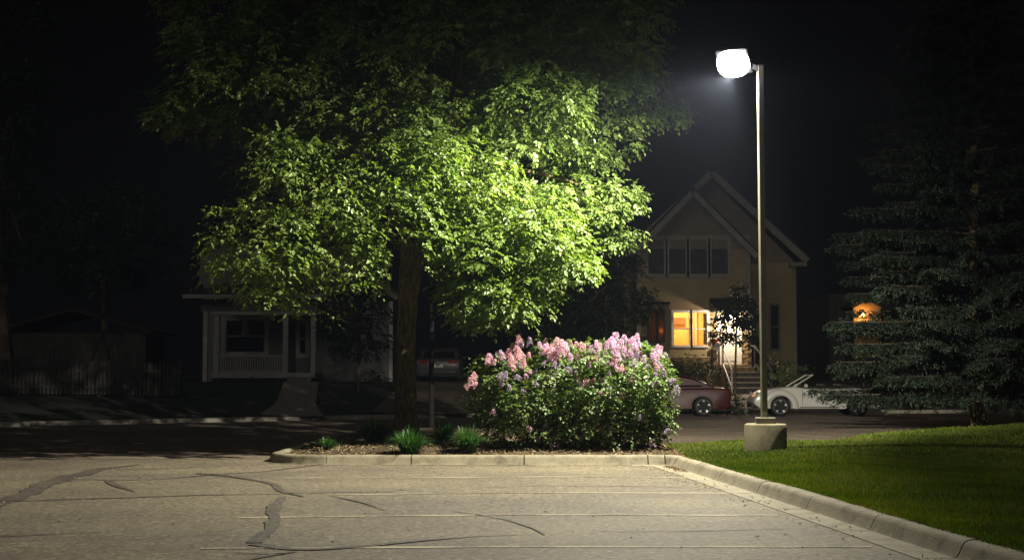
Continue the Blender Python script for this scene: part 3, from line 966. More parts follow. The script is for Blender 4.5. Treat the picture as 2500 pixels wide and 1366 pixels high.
# band board under the attic windows and side walls
MB().box(xl, xr, YF - 0.04, YF, Z6(574), Z6(582)).build('band_board', M['trim'], H)
MB().box(xl - 0.03, xl + 0.14, YF - 0.045, YF + 0.1, Z6(872), ze).build('corner_board', M['trim'], H)
MB().box(xr - 0.14, xr + 0.03, YF - 0.045, YF + 0.1, Z6(872), ze).build('corner_board', M['trim'], H)
MB().box(xr - 0.2, xr - 0.001, YF + 0.2, YF + 3.4, Z6(872), ze).build('side_wall', M['yhouse'], H)
MB().box(xl + 0.001, xl + 0.2, YF + 0.2, YF + 3.4, Z6(872), ze).build('side_wall', M['yhouse'], H)
for mbx in gable_roof(X6(1535), X6(1848), Z6(628), X6(1690), Z6(468), YF - 0.55, YF + 6): mbx.build('roof', M['roof'], H)
rake(X6(1537), X6(1846), Z6(630), X6(1690), Z6(474), YF - 0.60).build('rake_board', M['trim'], H)
for w in wtop: window(H, *w, YF, M['trim'], M['greypane'], 0.15, sash=False)
for w in win_lit: window(H, *w, YF, M['white'], M['glass'], 0.10, sash=True)
# foundation: rough stones below and beside the door
fz0 = gz - 0.4
fnd = MB(); fnd.box(xl - 0.03, X6(1750), YF - 0.06, YF + 0.2, fz0, Z6(872)); fnd.box(X6(1810), xr + 0.03, YF - 0.06, YF + 0.2, fz0, Z6(872)); fnd.box(X6(1750), X6(1810), YF - 0.05, YF + 0.2, fz0, Z6(889))
fnd.build('foundation', M['brick'], H)
k = 0
stone_me = []
for q in range(6):
    s = MB(); s.box(-.14, .14, -.035, .03, -.075, .075)
    me = s.mesh('stone')
    for v in me.vertices: v.co += Vector((random.uniform(-.02, .02), random.uniform(-.015, .01), random.uniform(-.015, .015)))
    me.materials.append(M['brick']); stone_me.append(me)
for j in range(11):
    z = Z6(906) + j * 0.165
    for (a, b) in ((X6(1737), X6(1750)), (X6(1811), X6(1831))):
        x = a + 0.12 + (0.1 if j % 2 else 0)
        while x < b - 0.02 and z < Z6(800):
            so = bpy.data.objects.new('stone', random.choice(stone_me)); COL.objects.link(so)
            so.parent = H; so.matrix_parent_inverse = root_matrix(H).inverted()
            so.location = (x, YF - 0.075, z); so.rotation_euler = (0, R(random.uniform(-3, 3)), 0)
            x += 0.30
# lit room behind the two windows
rx0, rx1, rz0, rz1 = X6(1630), X6(1738), Z6(850), Z6(745)
mb = MB()
mb.box(rx0, rx1, YF + 2.6, YF + 2.7, rz0, rz1); mb.box(rx0 - .1, rx0, YF + .2, YF + 2.7, rz0, rz1); mb.box(rx1, rx1 + .1, YF + .2, YF + 2.7, rz0, rz1)
mb.box(rx0 - .1, rx1 + .1, YF + .2, YF + 2.7, rz1, rz1 + .1); mb.box(rx0 - .1, rx1 + .1, YF + .2, YF + 2.7, rz0 - .1, rz0)
mb.build('room', M['roomwall'], H)
MB().box(X6(1646), X6(1690), YF + 2.2, YF + 2.58, Z6(787), Z6(770)).build('wall_cupboard', M['roomdark'], H)
mb = MB(); mb.box(X6(1700), X6(1704), YF + 2.4, YF + 2.58, rz0, rz1 - .15); mb.box(X6(1715), X6(1719), YF + 2.4, YF + 2.58, rz0, rz1 - .15)
mb.build('door_casing', M['white'], H)
cur = MB()
for (a, b) in ((X6(1719), X6(1727)),):
    for i in range(7):
        x = a + (b - a) * i / 7
        cur.box(x, x + (b - a) / 8, YF + 0.22 + 0.02 * (i % 2), YF + 0.26 + 0.02 * (i % 2), Z6(840), Z6(764))
cur.build('curtain', M['curtain'], H)
light('room_light', ((rx0 + rx1) / 2, YF + 1.3, rz1 - 0.35), 210, (1.0, 0.68, 0.30), 0.12, H)
# door and its hood
dd = MB(); dd.box(door[0] + .06, door[1] - .06, YF + 0.06, YF + 0.12, door[2], door[3] - .06)
dr = dd.build('door', M['white'], H)
for (a, b) in ((0.14, 0.47), (0.53, 0.86)):
    w_ = door[1] - door[0]; h_ = door[3] - door[2]
    MB().box(door[0] + w_ * a, door[0] + w_ * b, YF + 0.035, YF + 0.06, door[2] + h_ * .08, door[2] + h_ * .42).build('panel', M['white'], dr)
    MB().box(door[0] + w_ * a, door[0] + w_ * b, YF + 0.045, YF + 0.06, door[2] + h_ * .5, door[2] + h_ * .9).build('pane', M['curtain'], dr)
mb = MB(); mb.box(door[0] - .07, door[0] + .06, YF - 0.03, YF + 0.1, door[2], door[3] + .06); mb.box(door[1] - .06, door[1] + .07, YF - 0.03, YF + 0.1, door[2], door[3] + .06); mb.box(door[0] + .06, door[1] - .06, YF - 0.03, YF + 0.1, door[3] - .06, door[3] + .06)
mb.build('door_frame', M['white'], H)
hood = MB()
hx0, hx1, hz = X6(1738), X6(1834), Z6(762)
hood.box(hx0, hx1, YF - 1.25, YF - 0.001, hz, hz + 0.14)
hood.add([(hx0 - .1, YF - 1.35, hz + .14), (hx1 + .1, YF - 1.35, hz + .14), (hx1 + .1, YF - .001, hz + .14), (hx0 - .1, YF - .001, hz + .14), (hx0 - .1, YF - .001, hz + .62), (hx1 + .1, YF - .001, hz + .62)],
         [(0, 1, 2, 3), (0, 4, 5, 1), (0, 3, 4), (1, 5, 2), (3, 2, 5, 4)])
hood.build('porch_hood', M['roof'], H)
for s in (hx0 + .06, hx1 - .06):
    MB().bar((s, YF - .02, hz - .55), (s, YF - 1.1, hz - .02), .07).build('hood_bracket', M['wood'], H)
mb = MB(); mb.lathe([(0.03, .10), (.06, .09), (.06, .06), (.05, .05)], (X6(1782), YF - 0.45, hz - .1), 12)
lm = mb.build('porch_lamp', M['dark'], H, smooth=True)
gl = MB(); gl.lathe([(0.05, .05), (.10, 0.0), (.115, -.06), (.08, -.12), (.02, -.14)], (X6(1782), YF - 0.45, hz - .1), 16)
gl.build('lamp_globe', mat('porch_globe', (0.9, 0.85, 0.8), 0.4, emit=(1, 0.86, 0.78), es=22), lm, smooth=True)
light('porch_light', (X6(1782), YF - 0.62, hz - .36), 270, (1.0, 0.80, 0.58), 0.06, H)
# steps with landing
sz_top = Z6(894)
gy = hill(X6(1800), 58)
nst = 5
sx0, sx1 = X6(1752), X6(1832)
MB().box(sx0, sx1, YF - 1.1, YF - 0.062, sz_top - .9, sz_top - .05).build('landing', M['brick'], H)
MB().box(sx0 - .04, sx1 + .02, YF - 1.13, YF - 0.062, sz_top - .05, sz_top).build('landing_slab', M['tread'], H)
rise = (sz_top - (gy + .03)) / nst
for i in range(1, nst):
    z = sz_top - rise * i
    yb = YF - 1.13 - 0.3 * (i - 1)
    e = 0.10 * i
    MB().box(sx0 + .12, sx1 + e * .7, yb - .3, yb, z - rise - .2, z - .045).build('riser', M['wood'], H)
    MB().box(sx0 + .10, sx1 + e * .7, yb - .325, yb, z - .045, z).build('step', M['tread'], H)
for (xx, xx2) in ((X6(1755), X6(1757)), (X6(1832), X6(1852))):
    rl = MB()
    a0, a1 = Vector((xx, YF - 0.2, sz_top + .9)), Vector((xx, YF - 1.05, sz_top + .85))
    b1 = Vector((xx2 + .12, YF - 2.4, gy + .95))
    rl.bar(a0, a1, .05); rl.bar(a1, b1, .05)
    rl.bar((a1.x, a1.y, sz_top), a1, .06); rl.bar((b1.x, b1.y, gy), b1, .06)
    rl.bar((a1.x, a1.y, sz_top + .12), (b1.x, b1.y, gy + .22), .04)
    rl.build('handrail', M['white'] if xx < X6(1800) else M['wood'], H)
# main body behind
YB = 63.4
xr2, xl2 = X6(1943, YB), X6(1523, YB)
zeb = P(1900, 640, YB).z
MB().box(xl2, xr2, YB, YB + 8, gz - .4, zeb).build('main_wall', M['yhouse'], H)
xa, zpa = P(1733, 418, YB).x, P(1733, 424, YB).z
mb = MB(); mb.add([(xl2, YB - .02, zeb - .0), (xr2, YB - .02, zeb), (xa, YB - .02, zpa - .2), (xl2, YB + .2, zeb), (xr2, YB + .2, zeb), (xa, YB + .2, zpa - .2)], [(0, 1, 2), (5, 4, 3), (0, 3, 4, 1), (1, 4, 5, 2), (2, 5, 3, 0)])
mb.build('gable_wall', M['gable'], H)
for mbx in gable_roof(P(1500, 640, YB).x, P(1966, 640, YB).x, P(1966, 636, YB).z, xa, zpa, YB - 0.6, YB + 9): mbx.build('roof', M['roof'], H)
rake(P(1502, 640, YB).x, P(1964, 640, YB).x, P(1966, 640, YB).z, xa, zpa - .06, YB - 0.65, .30).build('rake_board', M['trim'], H)
MB().box(xr2 - .14, xr2 + .03, YB - .04, YB + .1, gz, zeb).build('corner_board', M['trim'], H)
MB().box(xr2 - .3, xr2 + .42, YB - .6, YB + .0, zeb - .22, zeb - .04).build('eave_return', M['trim'], H)
window(H, X6(1881, YB), X6(1900, YB), P(1, 850, YB).z, P(1, 745, YB).z, YB - .1, M['gable'], M['dglass'], .08)
# side wing window left, dimly lit, with a flat roof
wx0, wx1 = X6(1500, 61.5), X6(1555, 61.5)
# bay left of the two windows
bz0, bz1 = Z6(850), Z6(745)
bay = (X6(1568), X6(1628), bz0, bz1)
MB().box(X6(1560), X6(1632), YF - .7, YF - .041, bz1, bz1 + .12).build('bay_roof', M['roof'], H)
mb = MB(); wall_grid(mb, X6(1563), X6(1630), gz, bz1, YF - .6, .08, [(X6(1580), X6(1598), bz0 + .3, bz1 - .25), (X6(1604), X6(1616), bz0 + .3, bz1 - .25)])
mb.build('bay_wall', M['gable'], H)
for (a, b) in ((1580, 1598), (1604, 1616)):
    window(H, X6(a), X6(b), bz0 + .3, bz1 - .25, YF - .6, M['white'] if 0 else M['wood'], M['glass'], .06, sash=False)
MB().box(X6(1564), X6(1629), YF - .42, YF - .38, bz0, bz1).build('bay_curtain', mat('russet_curtain', (0.35, 0.13, 0.04), 0.9, scale=4, stretch=(9, 9, .3)), H)
light('bay_light', (X6(1612), YF - .5, bz0 + .75), 0.55, (1, .5, .2), .02, H)
# planter box with a red pot beside the door
pb = empty('planter_box', (X6(1741), YF - .5, sz_top)); tag(pb, 'white box stand with red pot left of the lit front door', 'planter')
MB().box(X6(1732), X6(1751), YF - .75, YF - .35, Z6(852), Z6(838)).build('box', M['white'], pb)
mb = MB()
for s in (X6(1733.5), X6(1749.5)):
    for yy in (YF - .72, YF - .38): mb.bar((s, yy, sz_top - .6), (s, yy, Z6(852)), .04)
mb.build('stand', M['wood'], pb)
mb = MB(); mb.lathe([(.10, 0), (.15, .02), (.17, .14), (.16, .17), (.12, .18)], (X6(1740), YF - .55, Z6(838) + .002), 14); mb.build('pot', M['redpot'], pb, smooth=True)

# --- white house on the left ---
YL = 62.0
def XL(px, Y=YL): return P(px, 800, Y).x
def ZL(py, Y=YL): return P(700, py, Y).z
gl_ = hill(XL(600), YL)
Hw = empty('white_porch_house', (XL(700), YL, gl_)); tag(Hw, 'dim white house with a railed front porch behind the big tree', 'house')
YW = YL + 2.0
z0, z1 = ZL(922), P(700, 742, YW).z
w1 = (P(553, 800, YW).x, P(645, 800, YW).x, P(1, 858, YW).z, P(1, 782, YW).z)
w2 = (P(733, 800, YW).x, P(746, 800, YW).x, P(1, 862, YW).z, P(1, 790, YW).z)
dz = (P(700, 800, YW).x, P(722, 800, YW).x, z0, P(1, 790, YW).z)
mb = MB(); wall_grid(mb, P(495, 800, YW).x, P(905, 800, YW).x, z0 - .6, P(700, 640, YW).z, YW, .2, [w1, w2]); mb.build('wall', M['whouse'], Hw)
window(Hw, *w1, YW, M['white'], M['dglass'], .22, sash=True, mull=0)
MB().box(P(590, 800, YW).x, P(606, 800, YW).x, YW - .012, YW + .06, w1[2] + .7, w1[3]).build('curtain_strip', M['curtain'], Hw)
window(Hw, *w2, YW, M['white'], M['dglass'], .2, sash=True)
MB().box(dz[0], dz[1], YW - .05, YW - .002, dz[2], dz[3]).build('door', M['wood'], Hw)
# right wing nearer to the street
YR = YL - .3
MB().box(XL(880, YR), XL(957, YR), YR, YR + 6, z0 - .8, P(900, 735, YR).z).build('wing_wall', M['whouse'], Hw)
MB().box(XL(951, YR), XL(959, YR), YR - .04, YR + .05, z0 - .6, P(900, 735, YR).z).build('corner_board', M['white'], Hw)
for mbx in gable_roof(XL(790, YR), XL(972, YR), P(1, 728, YR).z, XL(880, YR), P(1, 655, YR).z, YR - .5, YR + 6): mbx.build('roof', M['roofp'], Hw)
rake(XL(790, YR), XL(972, YR), P(1, 730, YR).z, XL(880, YR), P(1, 658, YR).z, YR - .55).build('rake_board', M['trim'], Hw)
# porch
MB().box(XL(518), XL(770), YL - .1, YW - .001, ZL(922), ZL(909)).build('porch_floor', M['white'], Hw)
MB().box(XL(518), XL(770), YL, YW - .001, ZL(922) - .8, ZL(922) - .001).build('porch_base', M['wood'], Hw)
for px in (528, 697, 765):
    mb = MB(); mb.box(XL(px) - .11, XL(px) + .11, YL, YL + .22, ZL(909), ZL(768)); mb.build('porch_post', M['white'], Hw)
MB().box(XL(492) - .09, XL(492) + .09, YL + .8, YL + .98, ZL(922) - .4, ZL(745)).build('porch_post', M['white'], Hw)
mb = MB(); mb.box(XL(515), XL(775), YL - .06, YL + .26, ZL(768), ZL(760)); mb.build('porch_beam', M['white'], Hw)
# porch roof sloping back
mb = MB()
ya, yb2 = YL - .6, YW + .6
mb.add([(XL(452), ya, ZL(724)), (XL(800), ya, ZL(724)), (XL(800), yb2, ZL(680)), (XL(525), yb2, ZL(680)), (XL(452), ya, ZL(720)), (XL(800), ya, ZL(720)), (XL(800), yb2, ZL(676)), (XL(525), yb2, ZL(676))],
       [(3, 2, 1, 0), (4, 5, 6, 7), (0, 1, 5, 4), (1, 2, 6, 5), (2, 3, 7, 6), (3, 0, 4, 7)])
mb.build('porch_roof', M['roofp'], Hw)
MB().box(XL(452), XL(800), ya - .04, ya, ZL(729), ZL(720)).build('gutter', M['white'], Hw)
MB().box(XL(490), XL(775), YL - .03, YL + .1, ZL(759), ZL(730)).build('porch_frieze', M['whouse'], Hw)
rlg = MB(); rlg.box(XL(534), XL(690), YL + .05, YL + .12, ZL(870), ZL(866)); rlg.box(XL(534), XL(690), YL + .05, YL + .12, ZL(908), ZL(905))
rail = rlg.build('porch_railing', M['white'], Hw)
bm_ = None
for i in range(26):
    x = XL(540) + (XL(688) - XL(540)) * i / 25
    mb = MB(); mb.box(-.018, .018, -.018, .018, 0, ZL(870) - ZL(905))
    if bm_ is None:
        bm_ = mb.mesh('baluster'); bm_.materials.append(M['white'])
    bo = bpy.data.objects.new('baluster', bm_); COL.objects.link(bo); bo.parent = rail
    bo.matrix_parent_inverse = root_matrix(rail).inverted(); bo.location = (x, YL + .085, ZL(905))
# upper storey and its roof
mb = MB(); mb.box(P(500, 1, YW + 1).x, P(900, 1, YW + 1).x, YW + .8, YW + 8, P(1, 690, YW).z, P(1, 600, YW).z); mb.build('upper_wall', M['whouse'], Hw)
for mbx in gable_roof(P(480, 1, YW).x, P(920, 1, YW).x, P(1, 605, YW).z, P(700, 1, YW).x, P(1, 470, YW).z, YW + .4, YW + 8): mbx.build('roof', M['roof'], Hw)
mb = MB()
for i in range(4): mb.box(XL(705), XL(765), YL - .1 - .3 * (i + 1), YL - .1 - .3 * i, ZL(922) - 1, ZL(909) - .17 * (i + 1))
mb.build('porch_steps', M['conc2'], Hw)

# --- pale outbuilding, swing frame and picket fence at far left ---
ob = empty('pale_shed', P(170, 900, 66)); tag(ob, 'barely visible pale shed behind the swing frame at left', 'shed')
zb = hill(-21, 66)
MB().box(P(20, 1, 66).x, P(370, 1, 66).x, 66, 70, zb, P(1, 812, 66).z).build('wall', M['wood'], ob)
for mbx in gable_roof(P(0, 1, 66).x, P(390, 1, 66).x, P(1, 815, 66).z, P(195, 1, 66).x, P(1, 760, 66).z, 65.6, 70.4): mbx.build('roof', M['roof'], ob)
MB().box(P(90, 1, 66).x, P(150, 1, 66).x, 65.95, 65.998, zb, P(1, 850, 66).z).build('door', M['wood'], ob)
sw = empty('swing_frame', (P(250, 900, 55).x, 55, hill(-16, 55))); tag(sw, 'wooden A-frame swing set standing behind the picket fence', 'swing set')
ap = P(250, 812, 55); gzs = hill(-16, 55)
for yo in (0, 2.6):
    mb = MB(); mb.bar((ap.x - .75, 55 + yo, gzs), (ap.x, 55 + yo, ap.z), .11); mb.build('leg', M['wood'], sw)
    mb = MB(); mb.bar((ap.x + .6, 55 + yo, gzs), (ap.x + .02, 55 + yo - .12, ap.z), .11); mb.build('leg', M['wood'], sw)
mb = MB(); mb.bar((ap.x, 54.8, ap.z + .05), (ap.x, 57.8, ap.z + .05), .12); mb.build('top_beam', M['wood'], sw)
mb = MB(); mb.box(ap.x - .1, ap.x + .1, 56, 56.5, gzs + .5, gzs + .53); mb.build('seat', M['wood'], sw)
mb = MB(); mb.bar((ap.x, 56.02, gzs + .53), (ap.x, 56.02, ap.z), .015); mb.bar((ap.x, 56.48, gzs + .53), (ap.x, 56.48, ap.z), .015); mb.build('chain', M['dark'], sw)
pf = empty('picket_fence', (P(160, 900, 46).x, 46, hill(-14, 46))); tag(pf, 'weathered wooden picket fence along the dark garden at far left', 'fence')
pk = MB(); pk.add([(-.045, -.01, 0), (.045, -.01, 0), (.045, -.01, 1.08), (0, -.01, 1.16), (-.045, -.01, 1.08), (-.045, .01, 0), (.045, .01, 0), (.045, .01, 1.08), (0, .01, 1.16), (-.045, .01, 1.08)],
                  [(0, 1, 2, 3, 4), (9, 8, 7, 6, 5), (0, 5, 6, 1), (1, 6, 7, 2), (2, 7, 8, 3), (3, 8, 9, 4), (4, 9, 5, 0)])
pme = pk.mesh('picket'); pme.materials.append(mat('weathered_picket', (0.05, 0.046, 0.04), 0.9))
fx0, fx1 = -18.6, -11.4
npk = 62
for i in range(npk):
    f = i / (npk - 1)
    x = fx0 + (fx1 - fx0) * f; y = 44.6 + 3.2 * f
    o = bpy.data.objects.new('picket', pme); COL.objects.link(o); o.parent = pf; o.matrix_parent_inverse = root_matrix(pf).inverted()
    o.location = (x, y, hill(x, y) + .04); o.rotation_euler = (0, R(random.uniform(-1.5, 1.5)), 0.42)
for dzr in (.3, .85):
    mb = MB(); mb.bar((fx0, 44.64, hill(fx0, 44.6) + dzr), (fx1, 47.84, hill(fx1, 47.8) + dzr), .035, .08); mb.build('rail', M['wood'], pf)
for f in (0, .33, .66, 1):
    x = fx0 + (fx1 - fx0) * f; y = 44.7 + 3.2 * f
    mb = MB(); mb.box(x - .05, x + .05, y, y + .1, hill(x, y) - .1, hill(x, y) + 1.2); mb.build('post', M['wood'], pf)

# --- garage wall lit by a small lamp, seen through the spruce ---
YG = 72.0
go = empty('garage', (P(2110, 900, YG).x, YG, hill(18, YG))); tag(go, 'garage with orange lit siding glimpsed through the spruce branches', 'garage')
gx0, gx1 = P(2071, 1, YG).x, P(2137, 1, YG).x
zt, zbm = P(1, 740, YG).z, P(1, 802, YG).z
nb = 7
for i in range(nb + 8):
    zc = zbm + .02 + i * (zt - zbm) / nb - 8 * (zt - zbm) / nb
    if zc < hill(18, YG) - .3: continue
    mb = MB(); h = (zt - zbm) / nb
    if zc < zbm - .01 and 0: pass
    mb.add([(gx0, YG - .05, zc), (gx1, YG - .05, zc), (gx1, YG - .005, zc + h), (gx0, YG - .005, zc + h), (gx0, YG, zc), (gx1, YG, zc), (gx1, YG + .002, zc + h), (gx0, YG + .002, zc + h)],
           [(0, 1, 2, 3), (7, 6, 5, 4), (4, 5, 1, 0), (3, 2, 6, 7), (1, 5, 6, 2), (4, 0, 3, 7)])
    mb.build('board', mat('orange_board', (0.62, 0.36, 0.15), 0.6), go)
MB().box(gx0, gx1, YG + .01, YG + 2, hill(18, YG) - .3, zt).build('wall', M['wood'], go)
MB().box(gx0 - .8, gx1 + 3.5, YG + 2.002, YG + 8, hill(18, YG) - .3, zt + .6).build('rear_wall', M['wood'], go)
for mbx in gable_roof(gx0 - .12, gx1 + .12, zt - .28, (gx0 + gx1) / 2, zt + .15, YG - .3, YG + 2): mbx.build('roof', M['roof'], go)
# added baffle under the lamp's pool hides the lower wall from it
MB().box(gx0 - .05, gx1 + .05, YG - .8, YG - .055, zbm - .12, zbm).build('lamp_pool_baffle', M['roof'], go)
lb = MB(); lp = P(2104, 766, YG)
lb.box(lp.x - .09, lp.x + .09, YG - .16, YG - .06, lp.z + .02, lp.z + .16)
lo_ = lb.build('wall_lamp', M['dark'], go)
g2 = MB(); g2.lathe([(.03, .02), (.07, 0), (.07, -.07), (.03, -.10)], (lp.x, YG - .15, lp.z + .02), 12); g2.build('lamp_globe', mat('warm_globe', (0.9, 0.7, 0.4), 0.4, emit=(1, .72, .35), es=16), lo_, smooth=True)
light('garage_light', (lp.x, YG - .42, lp.z - .02), 32, (1.0, .55, .18), .04, go)


# ------------------------------------------------------------------ cars
def loft_body(prof, stations, name, m, parent, smooth=True):
    """prof: closed (x, z) outline; stations: (y, sx, sz, zc) across the car"""
    mb = MB(); n = len(prof)
    xc = sum(p[0] for p in prof) / n
    for (y, kx, kz, zc) in stations:
        for x, z in prof:
            mb.v.append((xc + (x - xc) * kx, y, zc + (z - zc) * kz))
    for k in range(len(stations) - 1):
        for i in range(n):
            j = (i + 1) % n
            mb.f.append((k * n + i, (k + 1) * n + i, (k + 1) * n + j, k * n + j))
    mb.f.append(tuple(range(n))); mb.f.append(tuple((len(stations) - 1) * n + i for i in reversed(range(n))))
    me = mb.mesh(name)
    bm = bmesh.new(); bm.from_mesh(me)
    bmesh.ops.triangulate(bm, faces=[f for f in bm.faces if len(f.verts) > 4])
    bmesh.ops.recalc_face_normals(bm, faces=bm.faces)
    bm.to_mesh(me); bm.free()
    return link_mesh(name, me, m, parent, smooth, world=False)


def arch(cx, r, z0, n=14):
    """arch points from the rear side to the front side (going to -x) at height z0 along the sill"""
    a0 = math.asin(min(0.95, (z0 - 0.33) / r))
    return [(cx + r * math.cos(a), 0.33 + r * math.sin(a)) for a in [a0 + (math.pi - 2 * a0) * i / n for i in range(n + 1)]]


def arch_f(cx, r, z0, n=14):
    return list(reversed(arch(cx, r, z0, n)))


def smooth_poly(pts, it=2):
    for _ in range(it):
        out = [pts[0]]
        for a, b in zip(pts[:-1], pts[1:]):
            out += [(a[0] * .75 + b[0] * .25, a[1] * .75 + b[1] * .25), (a[0] * .25 + b[0] * .75, a[1] * .25 + b[1] * .75)]
        out.append(pts[-1]); pts = out
    return pts


WHEEL = {}


def wheel(parent, x, y, r=0.33, side=-1, spokes=5):
    if 't' not in WHEEL:
        mb = MB(); mb.lathe([(.20, -.09), (.27, -.105), (.315, -.095), (.33, -.06), (.33, .06), (.315, .095), (.27, .105), (.20, .09)], n=40, axis='y')
        WHEEL['t'] = mb.mesh('wheel'); WHEEL['t'].materials.append(M['tyre']); WHEEL['t'].shade_smooth()
        mb = MB()
        mb.lathe([(.215, -.085), (.235, -.10), (.245, -.095), (.245, -.06), (.225, -.05), (.21, -.02)], n=40, axis='y')
        v0 = len(mb.v)
        mb.f = mb.f[:-2]
        for k in range(spokes):
            a = 2 * math.pi * k / spokes + .3
            c, s = math.cos(a), math.sin(a)
            def q(rr, w, yy): return (c * rr - s * w, yy, s * rr + c * w)
            vs = [q(.03, -.035, -.075), q(.03, .035, -.075), q(.225, .03, -.098), q(.225, -.03, -.098), q(.03, -.035, -.03), q(.03, .035, -.03), q(.225, .03, -.06), q(.225, -.03, -.06)]
            mb.add(vs, [(0, 1, 2, 3), (7, 6, 5, 4), (0, 4, 5, 1), (1, 5, 6, 2), (2, 6, 7, 3), (3, 7, 4, 0)])
        mb.lathe([(.05, -.02), (.055, -.08), (.03, -.088), (.005, -.088)], n=16, axis='y')
        WHEEL['r'] = mb.mesh('rim'); WHEEL['r'].materials.append(M['alloy'])
        mb = MB(); mb.lathe([(.16, -.02), (.16, -.04), (.02, -.04), (.02, -.02)], n=24, axis='y')
        WHEEL['d'] = mb.mesh('brake_disc'); WHEEL['d'].materials.append(mat('disc', (.12, .12, .12), .4, .7))
    w = bpy.data.objects.new('wheel', WHEEL['t']); COL.objects.link(w); w.parent = parent
    w.location = (x, y, r); w.scale = (r / .33,) * 3
    if side > 0: w.rotation_euler = (0, 0, math.pi)
    for nm, k in (('rim', 'r'), ('brake_disc', 'd')):
        o = bpy.data.objects.new(nm, WHEEL[k]); COL.objects.link(o); o.parent = w
    return w


def std_stations(Wd, round_=.05):
    return [(-Wd, .965, .86, .52), (-Wd + .02, .985, .93, .52), (-Wd + .07, .995, .985, .5), (-Wd * .6, 1.0, 1.0, .5), (0, 1.012, 1.012, .45), (Wd * .6, 1.0, 1.0, .5), (Wd - .07, .995, .985, .5), (Wd - .02, .985, .93, .52), (Wd, .965, .86, .52)]


def convertible():
    # front at -x; length 4.5
    root = empty('white_convertible')
    tag(root, 'white convertible with its top down parked beyond the lamp pole', 'car')
    wf, wr = -1.30, 1.42
    top = smooth_poly([(-2.05, .30), (-2.22, .42), (-2.20, .60), (-2.02, .80), (-1.70, .93), (-1.20, 1.00), (-.72, 1.03), (-.45, .96), (.9, .96), (1.45, .98), (1.80, .92), (2.12, .74), (2.22, .52), (2.18, .30)], 2)
    prof = top + [(2.1, .24)] + arch(wr, .40, .24) + arch(wf, .40, .24) + [(-2.0, .24)]
    b = loft_body(prof, std_stations(.80), 'body', M['whitecar'], root)
    # round fenders proud of the body
    for cx in (wf, wr):
        for s in (-1, 1):
            mb = MB(); n = 18
            for i in range(n + 1):
                a = R(-8 + 196 * i / n)
                for rr, yy in ((.385, .70), (.385, .885), (.42, .905), (.50, .90), (.57, .86), (.60, .80), (.60, .70)):
                    k = 1.0 + .10 * abs(math.cos(a))
                    mb.v.append((cx + rr * k * math.cos(a), s * yy, .33 + rr * math.sin(a) * (1.02)))
            m_ = 7
            for i in range(n):
                for j in range(m_ - 1):
                    mb.f.append((i * m_ + j, i * m_ + j + 1, (i + 1) * m_ + j + 1, (i + 1) * m_ + j))
            mb.f.append(tuple(range(m_))); mb.f.append(tuple(n * m_ + j for j in reversed(range(m_))))
            mb.build('fender', M['whitecar'], root, smooth=True, world=False)
            wheel(root, cx, s * .79, .335, s)
    # cockpit opening, seats, folded top
    MB().box(-.42, .95, -.66, .66, .968, .985).build('cockpit', M['cabin'], root, bevel=.03, world=False)
    for x, y in ((.25, -.34), (.25, .34), (.85, -.34), (.85, .34)):
        mb = MB(); mb.box(x, x + .14, y - .22, y + .22, .985, 1.12)
        st_ = mb.build('seat', M['cabin'], root, bevel=.04, world=False)
    mb = MB(); mb.add([(.98, -.62, .975), (1.62, -.58, .96), (1.62, .58, .96), (.98, .62, .975), (1.02, -.58, 1.10), (1.5, -.52, 1.06), (1.5, .52, 1.06), (1.02, .58, 1.10)],
                      [(3, 2, 1, 0), (4, 5, 6, 7), (0, 1, 5, 4), (1, 2, 6, 5), (2, 3, 7, 6), (3, 0, 4, 7)])
    mb.build('folded_top', M['cabin'], root, bevel=.04, world=False)
    # windscreen frame and glass
    fr = MB()
    for s in (-1, 1): fr.bar((-.82, s * .66, 1.0), (-.10, s * .56, 1.43), .036, .036)
    fr.bar((-.10, -.58, 1.43), (-.10, .58, 1.43), .036, .036)
    w = fr.build('windscreen_frame', M['whitecar'], root, world=False)
    mb = MB(); mb.add([(-.80, -.64, 1.01), (-.80, .64, 1.01), (-.11, .54, 1.42), (-.11, -.54, 1.42)], [(0, 1, 2, 3)])
    pane_o = mb.build('windscreen', M['glass'], w, world=False)
    for s in (-1, 1):
        mb = MB(); mb.lathe([(.01, -.07), (.08, -.05), (.095, 0), (.06, .05), (.01, .06)], (-.40, s * .88, 1.06), 14, squash=(.75, 1.0))
        mb.build('mirror', M['whitecar'], root, smooth=True, world=False)
        mb = MB(); mb.lathe([(.09, -.025), (.14, -.01), (.12, .02), (.03, .035)], (0, 0, 0), 18, axis='y')
        hl = mb.build('headlight', M['lens'], root, smooth=True, world=False); hl.location = (-2.02, s * .66, .72); hl.rotation_euler = (R(20), 0, R(-62 * -s) if s < 0 else R(242)); 
        mb = MB(); mb.lathe([(.08, -.02), (.11, 0), (.02, .03)], (0, 0, 0), 16, axis='y')
        tl = mb.build('tail_light', M['tail'], root, smooth=True, world=False); tl.location = (2.13, s * .62, .72); tl.rotation_euler = (0, 0, R(90))
        MB().box(.45, .66, s * .795 - .02, s * .795 + .02, .80, .83).build('door_handle', M['chrome'], root, world=False)
        MB().box(-.62, .98, s * .80 - .006, s * .80 + .006, .30, .325).build('sill_trim', M['cabin'], root, world=False)
        MB().box(-1.96, -1.90, s * .885 - .01, s * .885 + .008, .50, .54).build('side_marker', M['amber'], root, world=False)
        for x in (-.52, .80):
            MB().box(x, x + .012, s * .797 - .004, s * .797 + .006, .36, .93).build('door_seam', M['cabin'], root, world=False)
        MB().box(1.90, 1.97, s * .885 - .01, s * .885 + .008, .50, .53).build('side_reflector', M['amber'], root, world=False)
    MB().box(-2.24, -2.16, -.45, .45, .30, .44).build('front_grille', M['cabin'], root, world=False)
    return root


